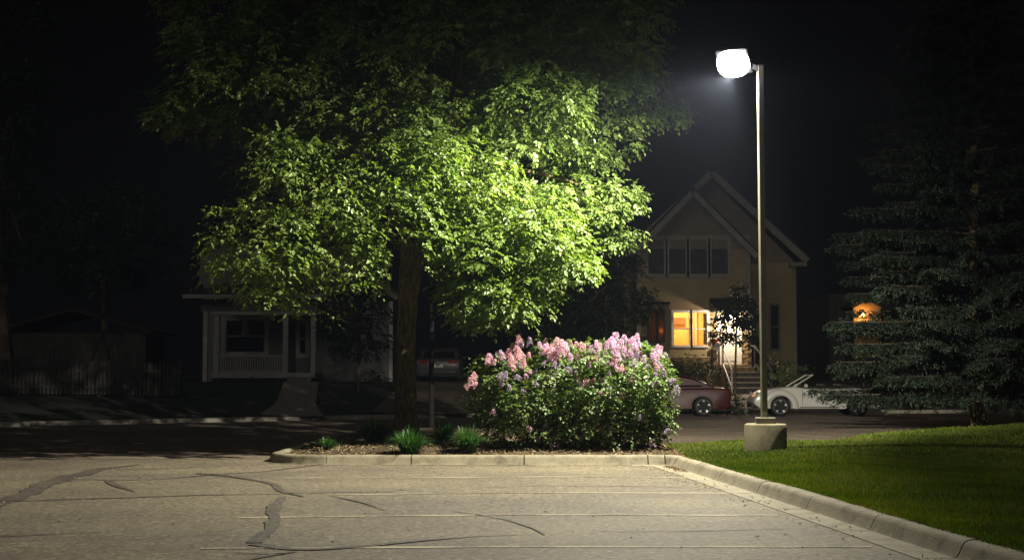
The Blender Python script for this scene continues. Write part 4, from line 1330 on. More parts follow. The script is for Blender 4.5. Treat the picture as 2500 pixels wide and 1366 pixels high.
cv = convertible()
cvp = P(1996, 1013, 48.6)
cv.location = (cvp.x + .02, 48.6 + .9, 0.006)
cv.scale = (1.0, 1.0, 1.0)


def sedan(name, label, paint):
    root = empty(name); tag(root, label, 'car')
    wf, wr = -1.42, 1.36
    top = smooth_poly([(-2.28, .30), (-2.38, .46), (-2.32, .66), (-1.9, .80), (-1.1, .92), (-.9, .95), (.9, .98), (1.5, .98), (1.95, .99), (2.28, .96), (2.36, .80), (2.34, .50), (2.26, .30)], 2)
    prof = top + [(2.2, .22)] + arch(wr, .38, .22) + arch(wf, .38, .22) + [(-2.2, .22)]
    loft_body(prof, std_stations(.90), 'body', paint, root)
    cab = smooth_poly([(-1.05, .93), (-.25, 1.38), (.2, 1.44), (.75, 1.42), (1.30, 1.24), (1.82, .97)], 2)
    st_ = [(-.80, .96, .80, .93), (-.74, .98, .90, .93), (-.66, .995, .985, .93), (-.3, 1, 1, .93), (.3, 1, 1, .93), (.66, .995, .985, .93), (.74, .98, .90, .93), (.80, .96, .80, .93)]
    loft_body(cab + [(1.8, .90), (-1.0, .90)], st_, 'cabin', paint, root)
    for s in (-1, 1):
        mb = MB()
        win = [(-.78, .985), (-.20, 1.285), (.2, 1.33), (.70, 1.31), (1.12, 1.19), (1.36, 1.02)]
        vs = []
        for x, z in win:
            f = (z - .98) / .4
            vs.append((x, s * (.812 - .05 * f), z))
        for x, z in win:
            f = (z - .98) / .4
            vs.append((x, s * (.79 - .05 * f), z))
        n_ = len(win)
        fs_ = [tuple(range(n_)), tuple(reversed(range(n_, 2 * n_)))] + [(i, (i + 1) % n_, n_ + (i + 1) % n_, n_ + i) for i in range(n_)]
        mb.add(vs, fs_)
        mb.build('side_window', M['dglass'], root, world=False)
        for cx in (wf, wr): wheel(root, cx, s * .82, .335, s)
        mb = MB(); mb.lathe([(.01, -.06), (.08, -.04), (.09, 0), (.05, .05), (.01, .06)], (-.72, s * .95, 1.02), 12, squash=(.7, 1)); mb.build('mirror', paint, root, smooth=True, world=False)
        MB().box(2.20, 2.36, s * .60 - .18, s * .60 + .18, .74, .90).build('tail_light', M['tail'], root, bevel=.02, world=False)
        MB().box(-2.30, -2.14, s * .66 - .14, s * .66 + .14, .62, .74).build('headlight', M['lens'], root, bevel=.02, world=False)
        for x in (-.55, .42, 1.18):
            MB().box(x, x + .012, s * .897 - .004, s * .897 + .006, .38, .90).build('door_seam', M['cabin'], root, world=False)
        for x in (.25, 1.0): MB().box(x, x + .18, s * .895 - .01, s * .895 + .02, .80, .83).build('door_handle', paint, root, world=False)
    mb = MB(); mb.add([(1.30, -.60, 1.245), (1.30, .60, 1.245), (1.80, .66, 1.0), (1.80, -.66, 1.0)], [(0, 1, 2, 3)])
    mb.build('rear_window', M['dglass'], root, world=False)
    mb = MB(); mb.box(2.30, 2.40, -.78, .78, .36, .46); mb.build('bumper_trim', M['chrome'] if paint == M['silvercar'] else paint, root, bevel=.02, world=False)
    MB().box(2.345, 2.375, -.22, .22, .60, .72).build('number_plate', M['white'], root, world=False)
    return root


rc = sedan('red_sedan', 'dark red sedan parked behind the lilac bush, its tail showing', M['redcar'])
e = P(1789, 1012, 48.6)
rc.location = (e.x - 2.37, 48.6 + .9, 0.006)
sc = sedan('silver_sedan', 'silver car parked in the dark driveway behind the tree trunk', M['silvercar'])
sp_ = P(1070, 950, 58)
sc.location = (sp_.x, 60.0, hill(-3, 60) + .02); sc.rotation_euler = (0, 0, R(-90))


# ------------------------------------------------------------------ foliage
def shell_points(n, c, rad, lo=0.72, hi=1.05, low_cut=-1.0):
    d = norm(rng.normal(0, 1, (n, 3)))
    d = d[d[:, 2] > low_cut]
    r = lo + (hi - lo) * rng.uniform(0, 1, len(d)) ** 0.6
    return np.array(c) + d * r[:, None] * np.array(rad), d


def crown(lobes, sub_per_m2=1.4, sprays_per=26, leaflets=7, L=0.10, Wl=0.052, rachis=0.24, sub_r=(.32, .62), six=True, droop=0.6):
    """lobes: (centre, (rx, ry, rz)). Each lobe carries clumps, each clump hanging sprays, each spray leaflets."""
    Cs, Ds, Ns, Ls, Ws, Rs = [], [], [], [], [], []
    for c, rad in lobes:
        area = 4 * math.pi * ((rad[0] * rad[1]) ** 1.6 / 3 + (rad[0] * rad[2]) ** 1.6 / 3 + (rad[1] * rad[2]) ** 1.6 / 3) ** (1 / 1.6)
        ns = max(4, int(area * sub_per_m2))
        sc_, sd = shell_points(ns, c, rad, .70, 1.0)
        tone = rng.normal(0, .12, len(sc_))
        for q, dq, tn_ in zip(sc_, sd, tone):
            r = rng.uniform(*sub_r)
            k = max(3, int(sprays_per * (r / .5) ** 2))
            p, d = shell_points(k, q, (r, r, r * .62), .35, 1.05, -.75)
            d = norm(d + dq * .55)
            az = norm(d * [1, 1, .25] + rng.normal(0, .35, d.shape))
            rd = norm(az + np.array([0, 0, -droop]) * rng.uniform(.2, 1.2, (len(p), 1)))
            up = np.tile([0, 0, 1.0], (len(p), 1)) + d * .55 + rng.normal(0, .22, d.shape)
            side = norm(np.cross(rd, up)); upn = np.cross(side, rd)
            t0 = np.clip(.5 + tn_ + rng.normal(0, .13, len(p)), 0, 1)
            for i in range(leaflets):
                if i == leaflets - 1: f, sg = 1.0, 0
                else: f, sg = (.30 + .6 * (i // 2) / max(1, (leaflets - 1) // 2)), (1 if i % 2 else -1)
                base = p + rd * (rachis * f) + np.array([0, 0, -1.0]) * rachis * .25 * f * f
                dl = rd * (.55 if sg else 1.0) + side * sg * .95 + rng.normal(0, .16, rd.shape) + np.array([0, 0, -.18])
                Cs.append(base); Ds.append(dl); Ns.append(upn + rng.normal(0, .30, upn.shape))
                sz = rng.uniform(.75, 1.25, len(p))
                Ls.append(L * sz); Ws.append(Wl * sz * rng.uniform(.8, 1.2, len(p)))
                Rs.append(np.clip(t0 + rng.normal(0, .12, len(p)), 0, 1))
    return [np.concatenate(a) for a in (Cs, Ds, Ns, Ls, Ws, Rs)]


def foliage(name, data, m, parent, six=True, fold=.22):
    o = link_mesh(name, leaf_mesh(name, *data, fold=fold, six=six), m, parent)
    tag(o, kind='stuff')
    return o


def YOFF(a, b, y):      # how far the outer boughs reach forward over the lot
    if y >= 27.2 or b <= 250: return 0
    if a < 700: return 1.7
    if a < 820: return 1.1
    if a > 1100 and b >= 640: return .55
    return .15 if a < 1040 else (-.25 if b > 440 else 0)


# --- the big tree over the bed ---
TB = Vector((-2.12, 28.0, bed_h(-2.1, 28)))
big = empty('shade_tree', TB); tag(big, 'large leafy shade tree lit bright green by the lot lamp', 'tree')
lobes_px = [  # px, py, Y, rx, ry, rz
    (1255, 600, 25.4, 1.15, 1.25, 1.15), (1170, 660, 25.6, .75, .9, .75), (1345, 640, 25.6, .62, .8, 1.0), (1230, 735, 25.8, .75, .7, .45),
    (1160, 480, 25.2, 1.0, 1.1, .8), (1060, 420, 25.2, .95, 1.1, .8), (1300, 500, 25.6, .8, .9, .6),
    (1440, 480, 28.3, .75, 1.0, .95), (1500, 540, 28.4, .45, .6, .55), (1370, 340, 27.6, .8, .9, .7), (1470, 320, 28.2, .7, .9, .6),
    (1290, 265, 26.0, 1.0, 1.1, .75), (1370, 205, 26.2, .45, .6, .35),
    (960, 560, 25.0, .95, 1.2, .75), (860, 500, 25.0, .95, 1.2, .9), (980, 430, 25.0, .9, 1.2, .8), (900, 620, 25.4, .85, 1.0, .5),
    (760, 480, 25.2, .85, 1.2, .85), (720, 400, 25.8, .75, 1.1, .6), (800, 600, 25.4, .85, 1.1, .75),
    (650, 590, 25.6, .9, 1.2, .65), (610, 655, 26.4, .62, 1.0, .6), (720, 690, 25.8, .75, .9, .55), (740, 755, 26.0, .42, .5, .3), (570, 600, 27, .38, .7, .4), (650, 740, 26.2, .4, .5, .3),
    (1060, 700, 27.0, .35, .6, .35), (1110, 310, 26.0, .8, 1.0, .7), (960, 300, 26.4, .9, 1.1, .6), (820, 330, 26.8, .9, 1.1, .6),
    (560, 230, 27.4, 1.2, 1.4, .8), (470, 280, 27.8, .7, 1.0, .4), (700, 180, 27.4, 1.4, 1.5, 1.1), (900, 140, 27.4, 1.5, 1.6, 1.2),
    (1110, 130, 27.2, 1.5, 1.6, 1.1), (1300, 110, 27.4, 1.4, 1.5, 1.0), (1480, 120, 27.6, 1.2, 1.4, 1.1), (1600, 250, 30.0, .50, .8, .45), (1560, 190, 30.0, .6, .9, .6),
    (600, 60, 28, 1.5, 1.8, 1.2), (850, -40, 28, 1.9, 2.0, 1.4), (1150, -60, 28, 2.0, 2.2, 1.4), (1420, -20, 28.4, 1.5, 1.8, 1.2),
    (1230, 600, 26.95, 1.1, .9, 1.1), (1200, 700, 26.95, .85, .7, .55), (1100, 620, 26.9, .6, .7, .5), (1000, 330, 29.6, 2.2, 1.4, 1.4), (1300, 420, 29.4, 1.6, 1.2, 1.3), (750, 450, 29.5, 1.6, 1.3, 1.2), (1000, -140, 29, 2.6, 2.4, 1.6),
]
lobes = [(tuple(P(a, b, y - YOFF(a, b, y))), (rx, ry, rz)) for a, b, y, rx, ry, rz in lobes_px]
data = crown(lobes, sub_per_m2=2.3, sprays_per=42, leaflets=7, L=.088, Wl=.050, rachis=.21, sub_r=(.28, .50), droop=.45)
thin = ~((data[0][:, 0] < -2.0) & (data[0][:, 2] < 5.4) & (rng.uniform(0, 1, len(data[0])) < .66))
# no low boughs around the bare trunk
thin &= ~((data[0][:, 2] < 3.55) & (data[0][:, 0] > -2.95) & (data[0][:, 0] < -1.45) & (data[0][:, 1] > 25.4))
thin &= ~((data[0][:, 2] < 3.85) & (np.abs(data[0][:, 0] / data[0][:, 1] + .0755) < .0125))
data = [d[thin] for d in data]
print('tree leaves', len(data[0]))
foliage('crown', data, M['leaf'], big)
# trunk and limbs
random.seed(3)
tr = MB()
fork = P(1003, 655, 28.0)
cpts = [TB + Vector((0, 0, -.15)), TB + Vector((0, 0, .12)), TB + Vector((.0, 0, .45)), P(990, 900, 28), P(992, 800, 28), P(996, 720, 28), fork]
tr.tube(cpts, [.33, .27, .225, .200, .190, .200, .24], 20, .035)
trunk = tr.build('trunk', M['bark'], big, smooth=True)
for tgt, r0 in [((1035, 560, 27.6), .16), ((960, 540, 27.8), .15), ((1130, 350, 27.5), .0)][:2]:
    pass


def limb(pts, r0, r1, name='branch'):
    mb = MB(); n = len(pts)
    mb.tube(pts, [r0 + (r1 - r0) * i / (n - 1) for i in range(n)], 10, .03)
    return mb.build(name, M['bark'], big, smooth=True)


def bend(a, b, sag=.3, n=7):
    a, b = Vector(a), Vector(b); out = []
    for i in range(n + 1):
        f = i / n
        p = a.lerp(b, f) + Vector((random.uniform(-.04, .04), random.uniform(-.04, .04), sag * math.sin(f * math.pi)))
        if i in (0, n): p = a.lerp(b, f)
        out.append(p)
    return out


f1 = P(1035, 600, 27.8)
limb(bend(fork - Vector((0, 0, .25)), P(1060, 480, 27.4), .1), .17, .11)
limb(bend(fork - Vector((0, 0, .25)), P(975, 470, 27.8), .1), .17, .12)
limb(bend(P(1060, 480, 27.4), P(1118, 200, 27.2), .15), .12, .06)
limb(bend(P(975, 470, 27.8), P(940, 150, 27.8), .15), .12, .06)
for a, b, r0 in [((1060, 480, 27.4), (1255, 560, 25.6), .07), ((1075, 430, 27.3), (1440, 460, 28.3), .06), ((1100, 330, 27.3), (1380, 260, 26.4), .07), ((1060, 480, 27.4), (1130, 420, 25.4), .06),
                 ((975, 470, 27.8), (860, 520, 25.3), .07), ((970, 440, 27.8), (740, 480, 25.8), .07), ((965, 400, 27.8), (650, 600, 26), .07), ((950, 250, 27.8), (600, 200, 27.6), .07), ((1118, 200, 27.2), (1500, 120, 27.6), .06),
                 ((1118, 200, 27.2), (1150, -60, 28), .06), ((940, 150, 27.8), (850, -60, 28), .06), ((1118, 250, 27.2), (1110, 340, 25.6), .04), ((970, 440, 27.8), (960, 380, 25.2), .05)]:
    limb(bend(P(*a), P(*b), .25), r0, .015)

# --- lilac ---
lil = empty('lilac_bush', (1.05, 24.9, bed_h(1, 24.9))); tag(lil, 'broad lilac bush with pink flower heads behind the kerb', 'bush')
LB = [  # px, py, Y, rx, ry, rz
    (1270, 950, 24.9, .62, .8, .62), (1350, 930, 24.8, .70, .95, .68), (1450, 930, 24.7, .62, .95, .68), (1535, 920, 24.7, .62, .9, .68), (1572, 960, 24.8, .42, .8, .6),
    (1210, 920, 25.0, .42, .7, .42), (1300, 1010, 24.6, .75, .75, .5), (1420, 1015, 24.6, .75, .7, .5), (1540, 1010, 24.7, .65, .7, .5), (1190, 990, 25.1, .40, .6, .5), (1240, 1040, 24.9, .5, .6, .4), (1360, 1050, 24.7, .6, .6, .35), (1500, 1050, 24.7, .6, .6, .35), (1580, 1040, 24.8, .3, .5, .3), (1590, 1010, 24.9, .28, .5, .38)]
lb_l = [(tuple(P(a, b, y)), (rx, ry, rz)) for a, b, y, rx, ry, rz in LB]
data = crown(lb_l, sub_per_m2=11.0, sprays_per=72, leaflets=5, L=.056, Wl=.042, rachis=.12, sub_r=(.12, .24), droop=.25)
keep = data[0][:, 2] > .2
data = [d[keep] for d in data]
print('lilac leaves', len(data[0]))
foliage('foliage', data, M['lilacleaf'], lil)
mb = MB()
for i in range(26):
    b0 = Vector((random.uniform(-.2, 2.3), random.uniform(24.5, 25.4), .18))
    c, rad = random.choice(lb_l)
    mb.tube(bend(b0, Vector(c) + Vector((random.uniform(-.4, .4), random.uniform(-.3, .3), random.uniform(0, .4))), .05, 4), [.022, .02, .016, .012, .008], 5)
so = mb.build('stem', M['twig'], lil); tag(so, kind='stuff')
# flower panicles
def panicle_mesh(name, m, n=210, h=.20, r=.062):
    t = rng.uniform(0, 1, n) ** .8
    a = rng.uniform(0, 6.283, n)
    rr = r * (1 - t) ** .6 * rng.uniform(.75, 1.1, n) + .006
    C = np.stack([rr * np.cos(a), rr * np.sin(a), t * h], 1)
    D = np.stack([np.cos(a), np.sin(a), rng.normal(.2, .4, n)], 1) + rng.normal(0, .5, (n, 3))
    N = rng.normal(0, 1, (n, 3))
    me = leaf_mesh(name, C, D, N, rng.uniform(.022, .034, n), rng.uniform(.018, .028, n), rng.uniform(0, 1, n), six=False)
    me.materials.append(m); return me


pms = {'pink': [panicle_mesh('flower_head', M['pink']) for _ in range(3)], 'sodium_tint': [panicle_mesh('flower_head', M['sodium_tint']) for _ in range(3)], 'paleflower': [panicle_mesh('flower_head', M['paleflower']) for _ in range(2)]}
heads = []
prof_px = [(1140, 930), (1155, 925), (1165, 915), (1195, 880), (1215, 872), (1232, 862), (1250, 850), (1265, 845), (1285, 862)]
for a, b in prof_px:
    for _ in range(2): heads.append((a + random.uniform(-9, 9), b + random.uniform(-6, 12), 'sodium_tint'))
for _ in range(34): heads.append((random.uniform(1318, 1395), random.gauss(858, 11), 'sodium_tint' if random.random() < .5 else 'pink'))
for _ in range(16): heads.append((random.uniform(1412, 1460), random.gauss(862, 12), 'sodium_tint' if random.random() < .6 else 'pink'))
for _ in range(40): heads.append((random.uniform(1455, 1560), random.gauss(853, 17), 'pink'))
for _ in range(9): heads.append((random.uniform(1585, 1612), random.gauss(865, 10), 'sodium_tint' if random.random() < .5 else 'pink'))
for _ in range(14): heads.append((random.uniform(1230, 1290), random.gauss(872, 10), 'sodium_tint'))
for _ in range(60):
    a = random.uniform(1190, 1620); b = random.gauss(905, 30)
    heads.append((a, max(b, 862), random.choice(['pink', 'paleflower', 'paleflower', 'sodium_tint'])))
heads += [(1270, 840, 'paleflower'), (1268, 830, 'sodium_tint'), (1295, 838, 'paleflower'), (1528, 825, 'pink'), (1555, 830, 'pink'), (1552, 822, 'pink'), (1490, 833, 'pink'), (1500, 838, 'pink'), (1628, 868, 'paleflower'), (1510, 895, 'pink'), (1520, 900, 'sodium_tint'), (1500, 885, 'sodium_tint')]
for a, b in [(1312, 935), (1345, 942), (1283, 952), (1340, 915), (1300, 905), (1272, 888), (1500, 968), (1468, 925), (1560, 1018), (1570, 1022), (1465, 1043), (1330, 1035), (1295, 1040), (1352, 1088), (1358, 1100), (1595, 1085), (1650, 948), (1655, 952), (1622, 910), (1632, 925), (1380, 895), (1575, 890), (1540, 885), (1235, 905), (1215, 915), (1350, 890), (1595, 935), (1440, 890), (1310, 1070), (1625, 1050), (1200, 1005)]:
    heads.append((a, b, 'paleflower' if b < 960 or random.random() < .5 else 'pink'))
first = {}
for a, b, k in heads:
    yy = 24.15 + (random.uniform(-.25, .75) if b < 880 else random.uniform(-.35, .05))
    o = bpy.data.objects.new('flower_head', random.choice(pms[k])); COL.objects.link(o)
    o.parent = lil; o.matrix_parent_inverse = root_matrix(lil).inverted()
    p = P(a, b, yy); p.z = max(p.z - .06, .22)
    o.location = p
    tl = .35 if b < 880 else .9
    o.rotation_euler = (random.uniform(-.2, 1) * tl, random.uniform(-1, 1) * tl, random.uniform(0, 6))
    s_ = random.uniform(.5, .85) * (1 if b < 880 else .8); o.scale = (s_, s_, s_)

# --- grass tufts in the bed ---
def tuft(name, loc, r, h, n, label, m):
    x0, y0 = loc[0], loc[1]; z0 = bed_h(x0, y0) if x0 < 3 else lawn_h(x0, y0)
    a = rng.uniform(0, 6.283, n); lean = rng.uniform(.1, 1.0, n) ** .8
    V, F, Rn = [], [], []
    seg = 5
    for i in range(n):
        d = np.array([math.cos(a[i]), math.sin(a[i]), 0]); s_ = np.array([-d[1], d[0], 0])
        b = np.array([x0, y0, z0 - .02]) + d * r * .25 * rng.uniform(0, 1) + s_ * rng.normal(0, r * .12)
        L_ = h * rng.uniform(.8, 1.35); w = rng.uniform(.008, .016)
        k0 = len(V)
        for j in range(seg + 1):
            t = j / seg
            p = b + d * (r * lean[i] * 1.25 * t ** 1.4) + np.array([0, 0, L_ * (t - .62 * lean[i] * t ** 2.6)])
            ww = w * (1 - t ** 2) + .001
            V.append(p - s_ * ww); V.append(p + s_ * ww)
        for j in range(seg):
            F.append((k0 + 2 * j, k0 + 2 * j + 1, k0 + 2 * j + 3, k0 + 2 * j + 2)); Rn.append(0)
        v = rng.uniform(0, 1)
        Rn[-seg:] = [v] * seg
    me = np_mesh(name, np.array(V), np.array(F), np.array(Rn))
    return tag(link_mesh(name, me, m), label, 'plant', 'grassy clumps in the planting bed')


pA = G(1000, 1102, .18); pB = G(1143, 1100, .18); pC = G(912, 1082, .2); pD = G(1085, 1078, .2); pE = G(800, 1098, .17)
tuft('daylily_clump', pA, .38, .46, 420, 'bright green grassy clump right in front of the tree trunk', M['tuft'])
tuft('daylily_clump', pB, .34, .44, 380, 'bright green grassy clump next to the lilac bush', M['tuft'])
tuft('daylily_clump', pC, .40, .46, 380, 'dark grassy clump left of the tree trunk', M['tuft'])
tuft('daylily_clump', pD, .34, .40, 300, 'dark grassy clump behind, between the two bright clumps', M['tuft'])
tuft('daylily_clump', pE, .22, .22, 200, 'small dark clump by the curved end of the kerb', M['tuft'])

# --- lamp pole ---
PB = Vector((4.17, 23.02, 0)); PB.z = lawn_h(PB.x, PB.y) - .03
lamp = empty('lot_lamp', PB); tag(lamp, 'tall square parking lot lamp lit white on a round concrete base', 'street lamp')
bh = P(1868, 1033, 23.02).z
mb = MB(); mb.lathe([(.345, -.2), (.345, bh - PB.z - .035), (.335, bh - PB.z - .012), (.31, bh - PB.z), (.02, bh - PB.z + .004)], PB, 40)
mb.build('concrete_base', M['base'], lamp, smooth=True)
s2 = P(1868, 1018, 23.02).z
Mp = Matrix.Translation((PB.x, PB.y, 0)) @ Matrix.Rotation(R(-6), 4, 'Z')
mb = MB(); mb.box(-.16, .16, -.16, .16, bh + .004, s2, Mp); mb.build('base_cover', M['pole'], lamp, bevel=.012)
ptop = 6.62
Mp2 = Matrix.Translation((PB.x - .02, PB.y, 0)) @ Matrix.Rotation(R(9), 4, 'Z')
mb = MB(); mb.box(-.048, .048, -.048, .048, s2, ptop, Mp2); mb.build('pole', M['pole'], lamp, bevel=.008)
mb = MB(); mb.box(-.06, .06, -.06, .06, ptop, ptop + .02, Mp2); mb.build('pole_cap', M['dark'], lamp)
mb = MB(); mb.box(-.035, .035, -.035, .035, .70, .85, Matrix.Translation((PB.x - .02, PB.y - .052, 0)) @ Matrix.Rotation(R(-14), 4, 'Z')); mb.build('hand_hole', M['pole'], lamp)
# luminaire: shoebox on a short arm, with a sagging glass lens
lx, ly, lz = LAMP
mb = MB(); mb.bar((PB.x - .05, PB.y - .02, 6.56), (lx + .15, ly + .05, 6.72), .06, .08); mb.build('arm', M['dark'], lamp)
MR = Matrix.Translation((lx, ly, 6.66)) @ Matrix.Rotation(R(-28), 4, 'Z') @ Matrix.Rotation(R(-48), 4, 'X')
mb = MB(); mb.box(-.28, .28, -.245, .245, .03, .15, MR); hs = mb.build('housing', M['dark'], lamp, bevel=.03)
mb = MB(); mb.box(-.12, .12, -.16, .16, .153, .24, MR); mb.build('ballast_box', M['dark'], lamp, bevel=.02)
# bulging glass: rounded-square bowl
mb = MB(); ring = []
for k, (f, h) in enumerate([(1.0, .027), (1.0, -.02), (.96, -.07), (.84, -.12), (.62, -.16), (.32, -.18), (.02, -.185)]):
    for i in range(32):
        t = 2 * math.pi * i / 32
        c_, s_ = math.cos(t), math.sin(t)
        q = (abs(c_) ** 2.5 + abs(s_) ** 2.5) ** (-1 / 2.5)
        mb.v.append(tuple(MR @ Vector((c_ * q * .27 * f, s_ * q * .235 * f, h))))
for k in range(6):
    for i in range(32):
        j = (i + 1) % 32
        mb.f.append((k * 32 + j, k * 32 + i, (k + 1) * 32 + i, (k + 1) * 32 + j))
ln = mb.build('lens', mat('lit_lens', (0.9, 0.9, 0.9), 0.3, emit=(0.97, 0.99, 1.0), es=60), lamp, smooth=True)
LO = light('lot_light', (lx - .05, ly - .04, 6.42), LAMP_POWER, LAMP_COLOR, .035, lamp)
batwing(LO.data)

# --- dark pole behind the tree ---
mat('dull_black_paint', (0.012, 0.012, 0.012), 0.9).node_tree.nodes['Principled BSDF'].inputs['Specular IOR Level'].default_value = 0.08
dp = empty('dark_post', (G(1053, 1042, .2).x, G(1053, 1042, .2).y, .1)); tag(dp, 'thin dark metal lamp post just right of the big trunk', 'street lamp')
bp_ = dp.location
mb = MB(); mb.tube([(bp_.x, bp_.y, .1), (bp_.x, bp_.y, .5), (bp_.x, bp_.y, 4.2)], [.085, .065, .055], 14); mb.build('post', mat('dull_black_paint', (0.012, 0.012, 0.012), 0.8), dp, smooth=True)
mb = MB(); mb.lathe([(.07, 0), (.16, .08), (.18, .32), (.10, .42), (.02, .46)], (bp_.x, bp_.y, 4.2), 14); mb.build('lantern', M['dark'], dp, smooth=True)


# --- other trees and shrubs ---
def small_tree(name, label, base, trunk_pts, r0, lobes, m=M['darkleaf'], cat='tree', group=None, **kw):
    root = empty(name, base); tag(root, label, cat, group)
    mb = MB(); n = len(trunk_pts)
    mb.tube(trunk_pts, [r0 * (1 - .5 * i / (n - 1)) for i in range(n)], 8, .05); mb.build('trunk', M['twig'], root, smooth=True)
    br = MB()
    for c, rad in lobes[:14]:
        br.tube(bend(trunk_pts[-1], c, .1, 4), [r0 * .45, r0 * .35, r0 * .25, r0 * .15, r0 * .08], 5)
    bo = br.build('branches', M['twig'], root); tag(bo, kind='stuff')
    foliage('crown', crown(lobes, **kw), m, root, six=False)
    return root


def lob(*a): return [(tuple(P(x, y, Y)), (rx, ry, rz)) for x, y, Y, rx, ry, rz in a]


# sapling in front of the lit door
b0 = Vector((P(1795, 950, 53.5).x, 53.5, hill(8.6, 53.5)))
small_tree('young_street_tree', 'slender sapling silhouetted in front of the lit front door', b0, [b0, P(1795, 900, 53.5), P(1797, 840, 53.5), P(1798, 790, 53.5), P(1797, 740, 53.5)], .05,
           lob((1770, 775, 53.5, .40, .4, .35), (1815, 770, 53.5, .40, .4, .4), (1765, 820, 53.4, .32, .4, .22), (1815, 825, 53.5, .34, .4, .22), (1797, 725, 53.5, .3, .3, .45), (1830, 790, 53.5, .2, .3, .3)),
           sub_per_m2=9, sprays_per=90, leaflets=3, L=.15, Wl=.08, rachis=.14, sub_r=(.12, .24), droop=.3)
# dark young tree before the white house
b0 = Vector((P(876, 990, 52).x, 52, hill(-6, 52)))
small_tree('dark_young_tree', 'dark round-headed young tree in front of the white porch house', b0, [b0, P(876, 930, 52), P(877, 880, 52), P(877, 820, 52)], .06,
           lob((850, 780, 52, 1.0, 1, 1.1), (905, 790, 52, .8, .9, 1.0), (870, 840, 52, .9, .9, .5), (820, 830, 52, .6, .7, .6), (880, 720, 52, .8, .8, .7)),
           sub_per_m2=2.2, sprays_per=14, leaflets=5, L=.14, Wl=.08, rachis=.2, sub_r=(.3, .5))
# dark trees at the left edge and behind
b0 = Vector((P(20, 990, 50).x, 50, hill(-18, 50)))
small_tree('left_edge_tree', 'tall dark tree at the left edge with a few glinting leaves', b0, [b0, P(20, 900, 50), P(10, 780, 50), P(0, 600, 50), P(-10, 400, 50)], .28,
           lob((0, 560, 49, 1.6, 1.6, 1.6), (60, 620, 49, 1.0, 1.2, .8), (20, 430, 50, 1.6, 1.6, 1.4), (-60, 300, 50, 2.2, 2, 2), (40, 250, 50, 1.4, 1.5, 1.2), (0, 100, 51, 2, 2, 2)),
           m=M['darkleaf'], sub_per_m2=1.1, sprays_per=12, leaflets=5, L=.16, Wl=.09, rachis=.25, sub_r=(.4, .7))
b0 = Vector((P(260, 950, 74).x, 74, hill(-21, 74)))
small_tree('garden_tree', 'dark garden tree behind the pale shed', b0, [b0, P(260, 850, 74), P(255, 700, 74), P(250, 600, 74)], .3,
           lob((230, 640, 74, 2.4, 2, 1.8), (340, 600, 74, 2.0, 2, 1.8), (180, 560, 74, 1.8, 2, 1.6), (290, 520, 74, 2, 2, 1.6)),
           sub_per_m2=.9, sprays_per=12, leaflets=5, L=.2, Wl=.11, rachis=.3, sub_r=(.5, .9))
b0 = Vector((P(1480, 930, 56).x, 56, hill(4, 56)))
small_tree('dark_side_tree', 'dark tree standing between the driveway and the cream house', b0, [b0, P(1480, 880, 56), P(1478, 780, 56), P(1480, 700, 56)], .12,
           lob((1460, 760, 56, 1.5, 1.3, 1.1), (1520, 700, 56.5, 1.1, 1.1, 1.0), (1400, 790, 56, 1.3, 1.1, .9), (1480, 640, 57, 1.1, 1.1, .9), (1560, 745, 57, .6, .7, .5), (1500, 830, 56, 1.2, 1.1, .7), (1330, 840, 56, 1.2, 1.1, .7)),
           sub_per_m2=1.6, sprays_per=13, leaflets=5, L=.16, Wl=.09, rachis=.24, sub_r=(.35, .6))


def shrub(name, label, lobes, m=M['darkleaf'], **kw):
    kw = dict(dict(sub_per_m2=5, sprays_per=55, leaflets=5, L=.08, Wl=.045, rachis=.13, sub_r=(.15, .28), droop=.2), **kw)
    c = lobes[0][0]
    root = empty(name, (c[0], c[1], hill(c[0], c[1]))); tag(root, label, 'shrub')
    br = MB()
    for cc, rad in lobes:
        for _ in range(4):
            br.tube(bend((c[0] + random.uniform(-.15, .15), c[1] + random.uniform(-.1, .1), hill(c[0], c[1]) - .05), Vector(cc) + Vector((random.uniform(-.2, .2), 0, .1)), .02, 3), [.02, .016, .012, .006], 5)
    bo = br.build('stems', M['twig'], root); tag(bo, kind='stuff')
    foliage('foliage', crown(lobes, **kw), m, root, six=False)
    return root


shrub('round_shrub', 'round dark shrub left of the lit front steps', lob((1690, 895, 57.2, .85, .8, .62), (1655, 905, 57.2, .5, .6, .5), (1722, 905, 57.4, .4, .5, .5)))
shrub('yellowish_shrub', 'olive shrub between the lamp pole and the convertible windscreen', lob((1945, 905, 56.5, .55, .5, .45), (1925, 920, 56.5, .5, .5, .4)), m=M['lilacleaf'])
shrub('tall_shrub', 'dark shrub against the cream house wall right of the pole', lob((1895, 900, 58.8, .5, .5, .65), (1905, 925, 58.8, .55, .5, .4), (1882, 880, 59, .3, .4, .4)))
shrub('wall_shrub', 'low dark shrub under the right end of the white porch house', lob((905, 922, 60.4, .55, .5, .35), (940, 930, 60.2, .4, .4, .3)))
shrub('porch_shrub', 'low dark shrub in front of the white porch railing', lob((600, 940, 60.5, .9, .5, .3), (680, 942, 60.5, .7, .5, .28), (540, 945, 60.5, .5, .4, .25)))
shrub('gap_shrub', 'dark shrub under the sapling between the two cars', lob((1800, 985, 50.6, .42, .4, .38), (1790, 1000, 50.5, .4, .4, .3), (1818, 1003, 50.5, .35, .4, .28)))


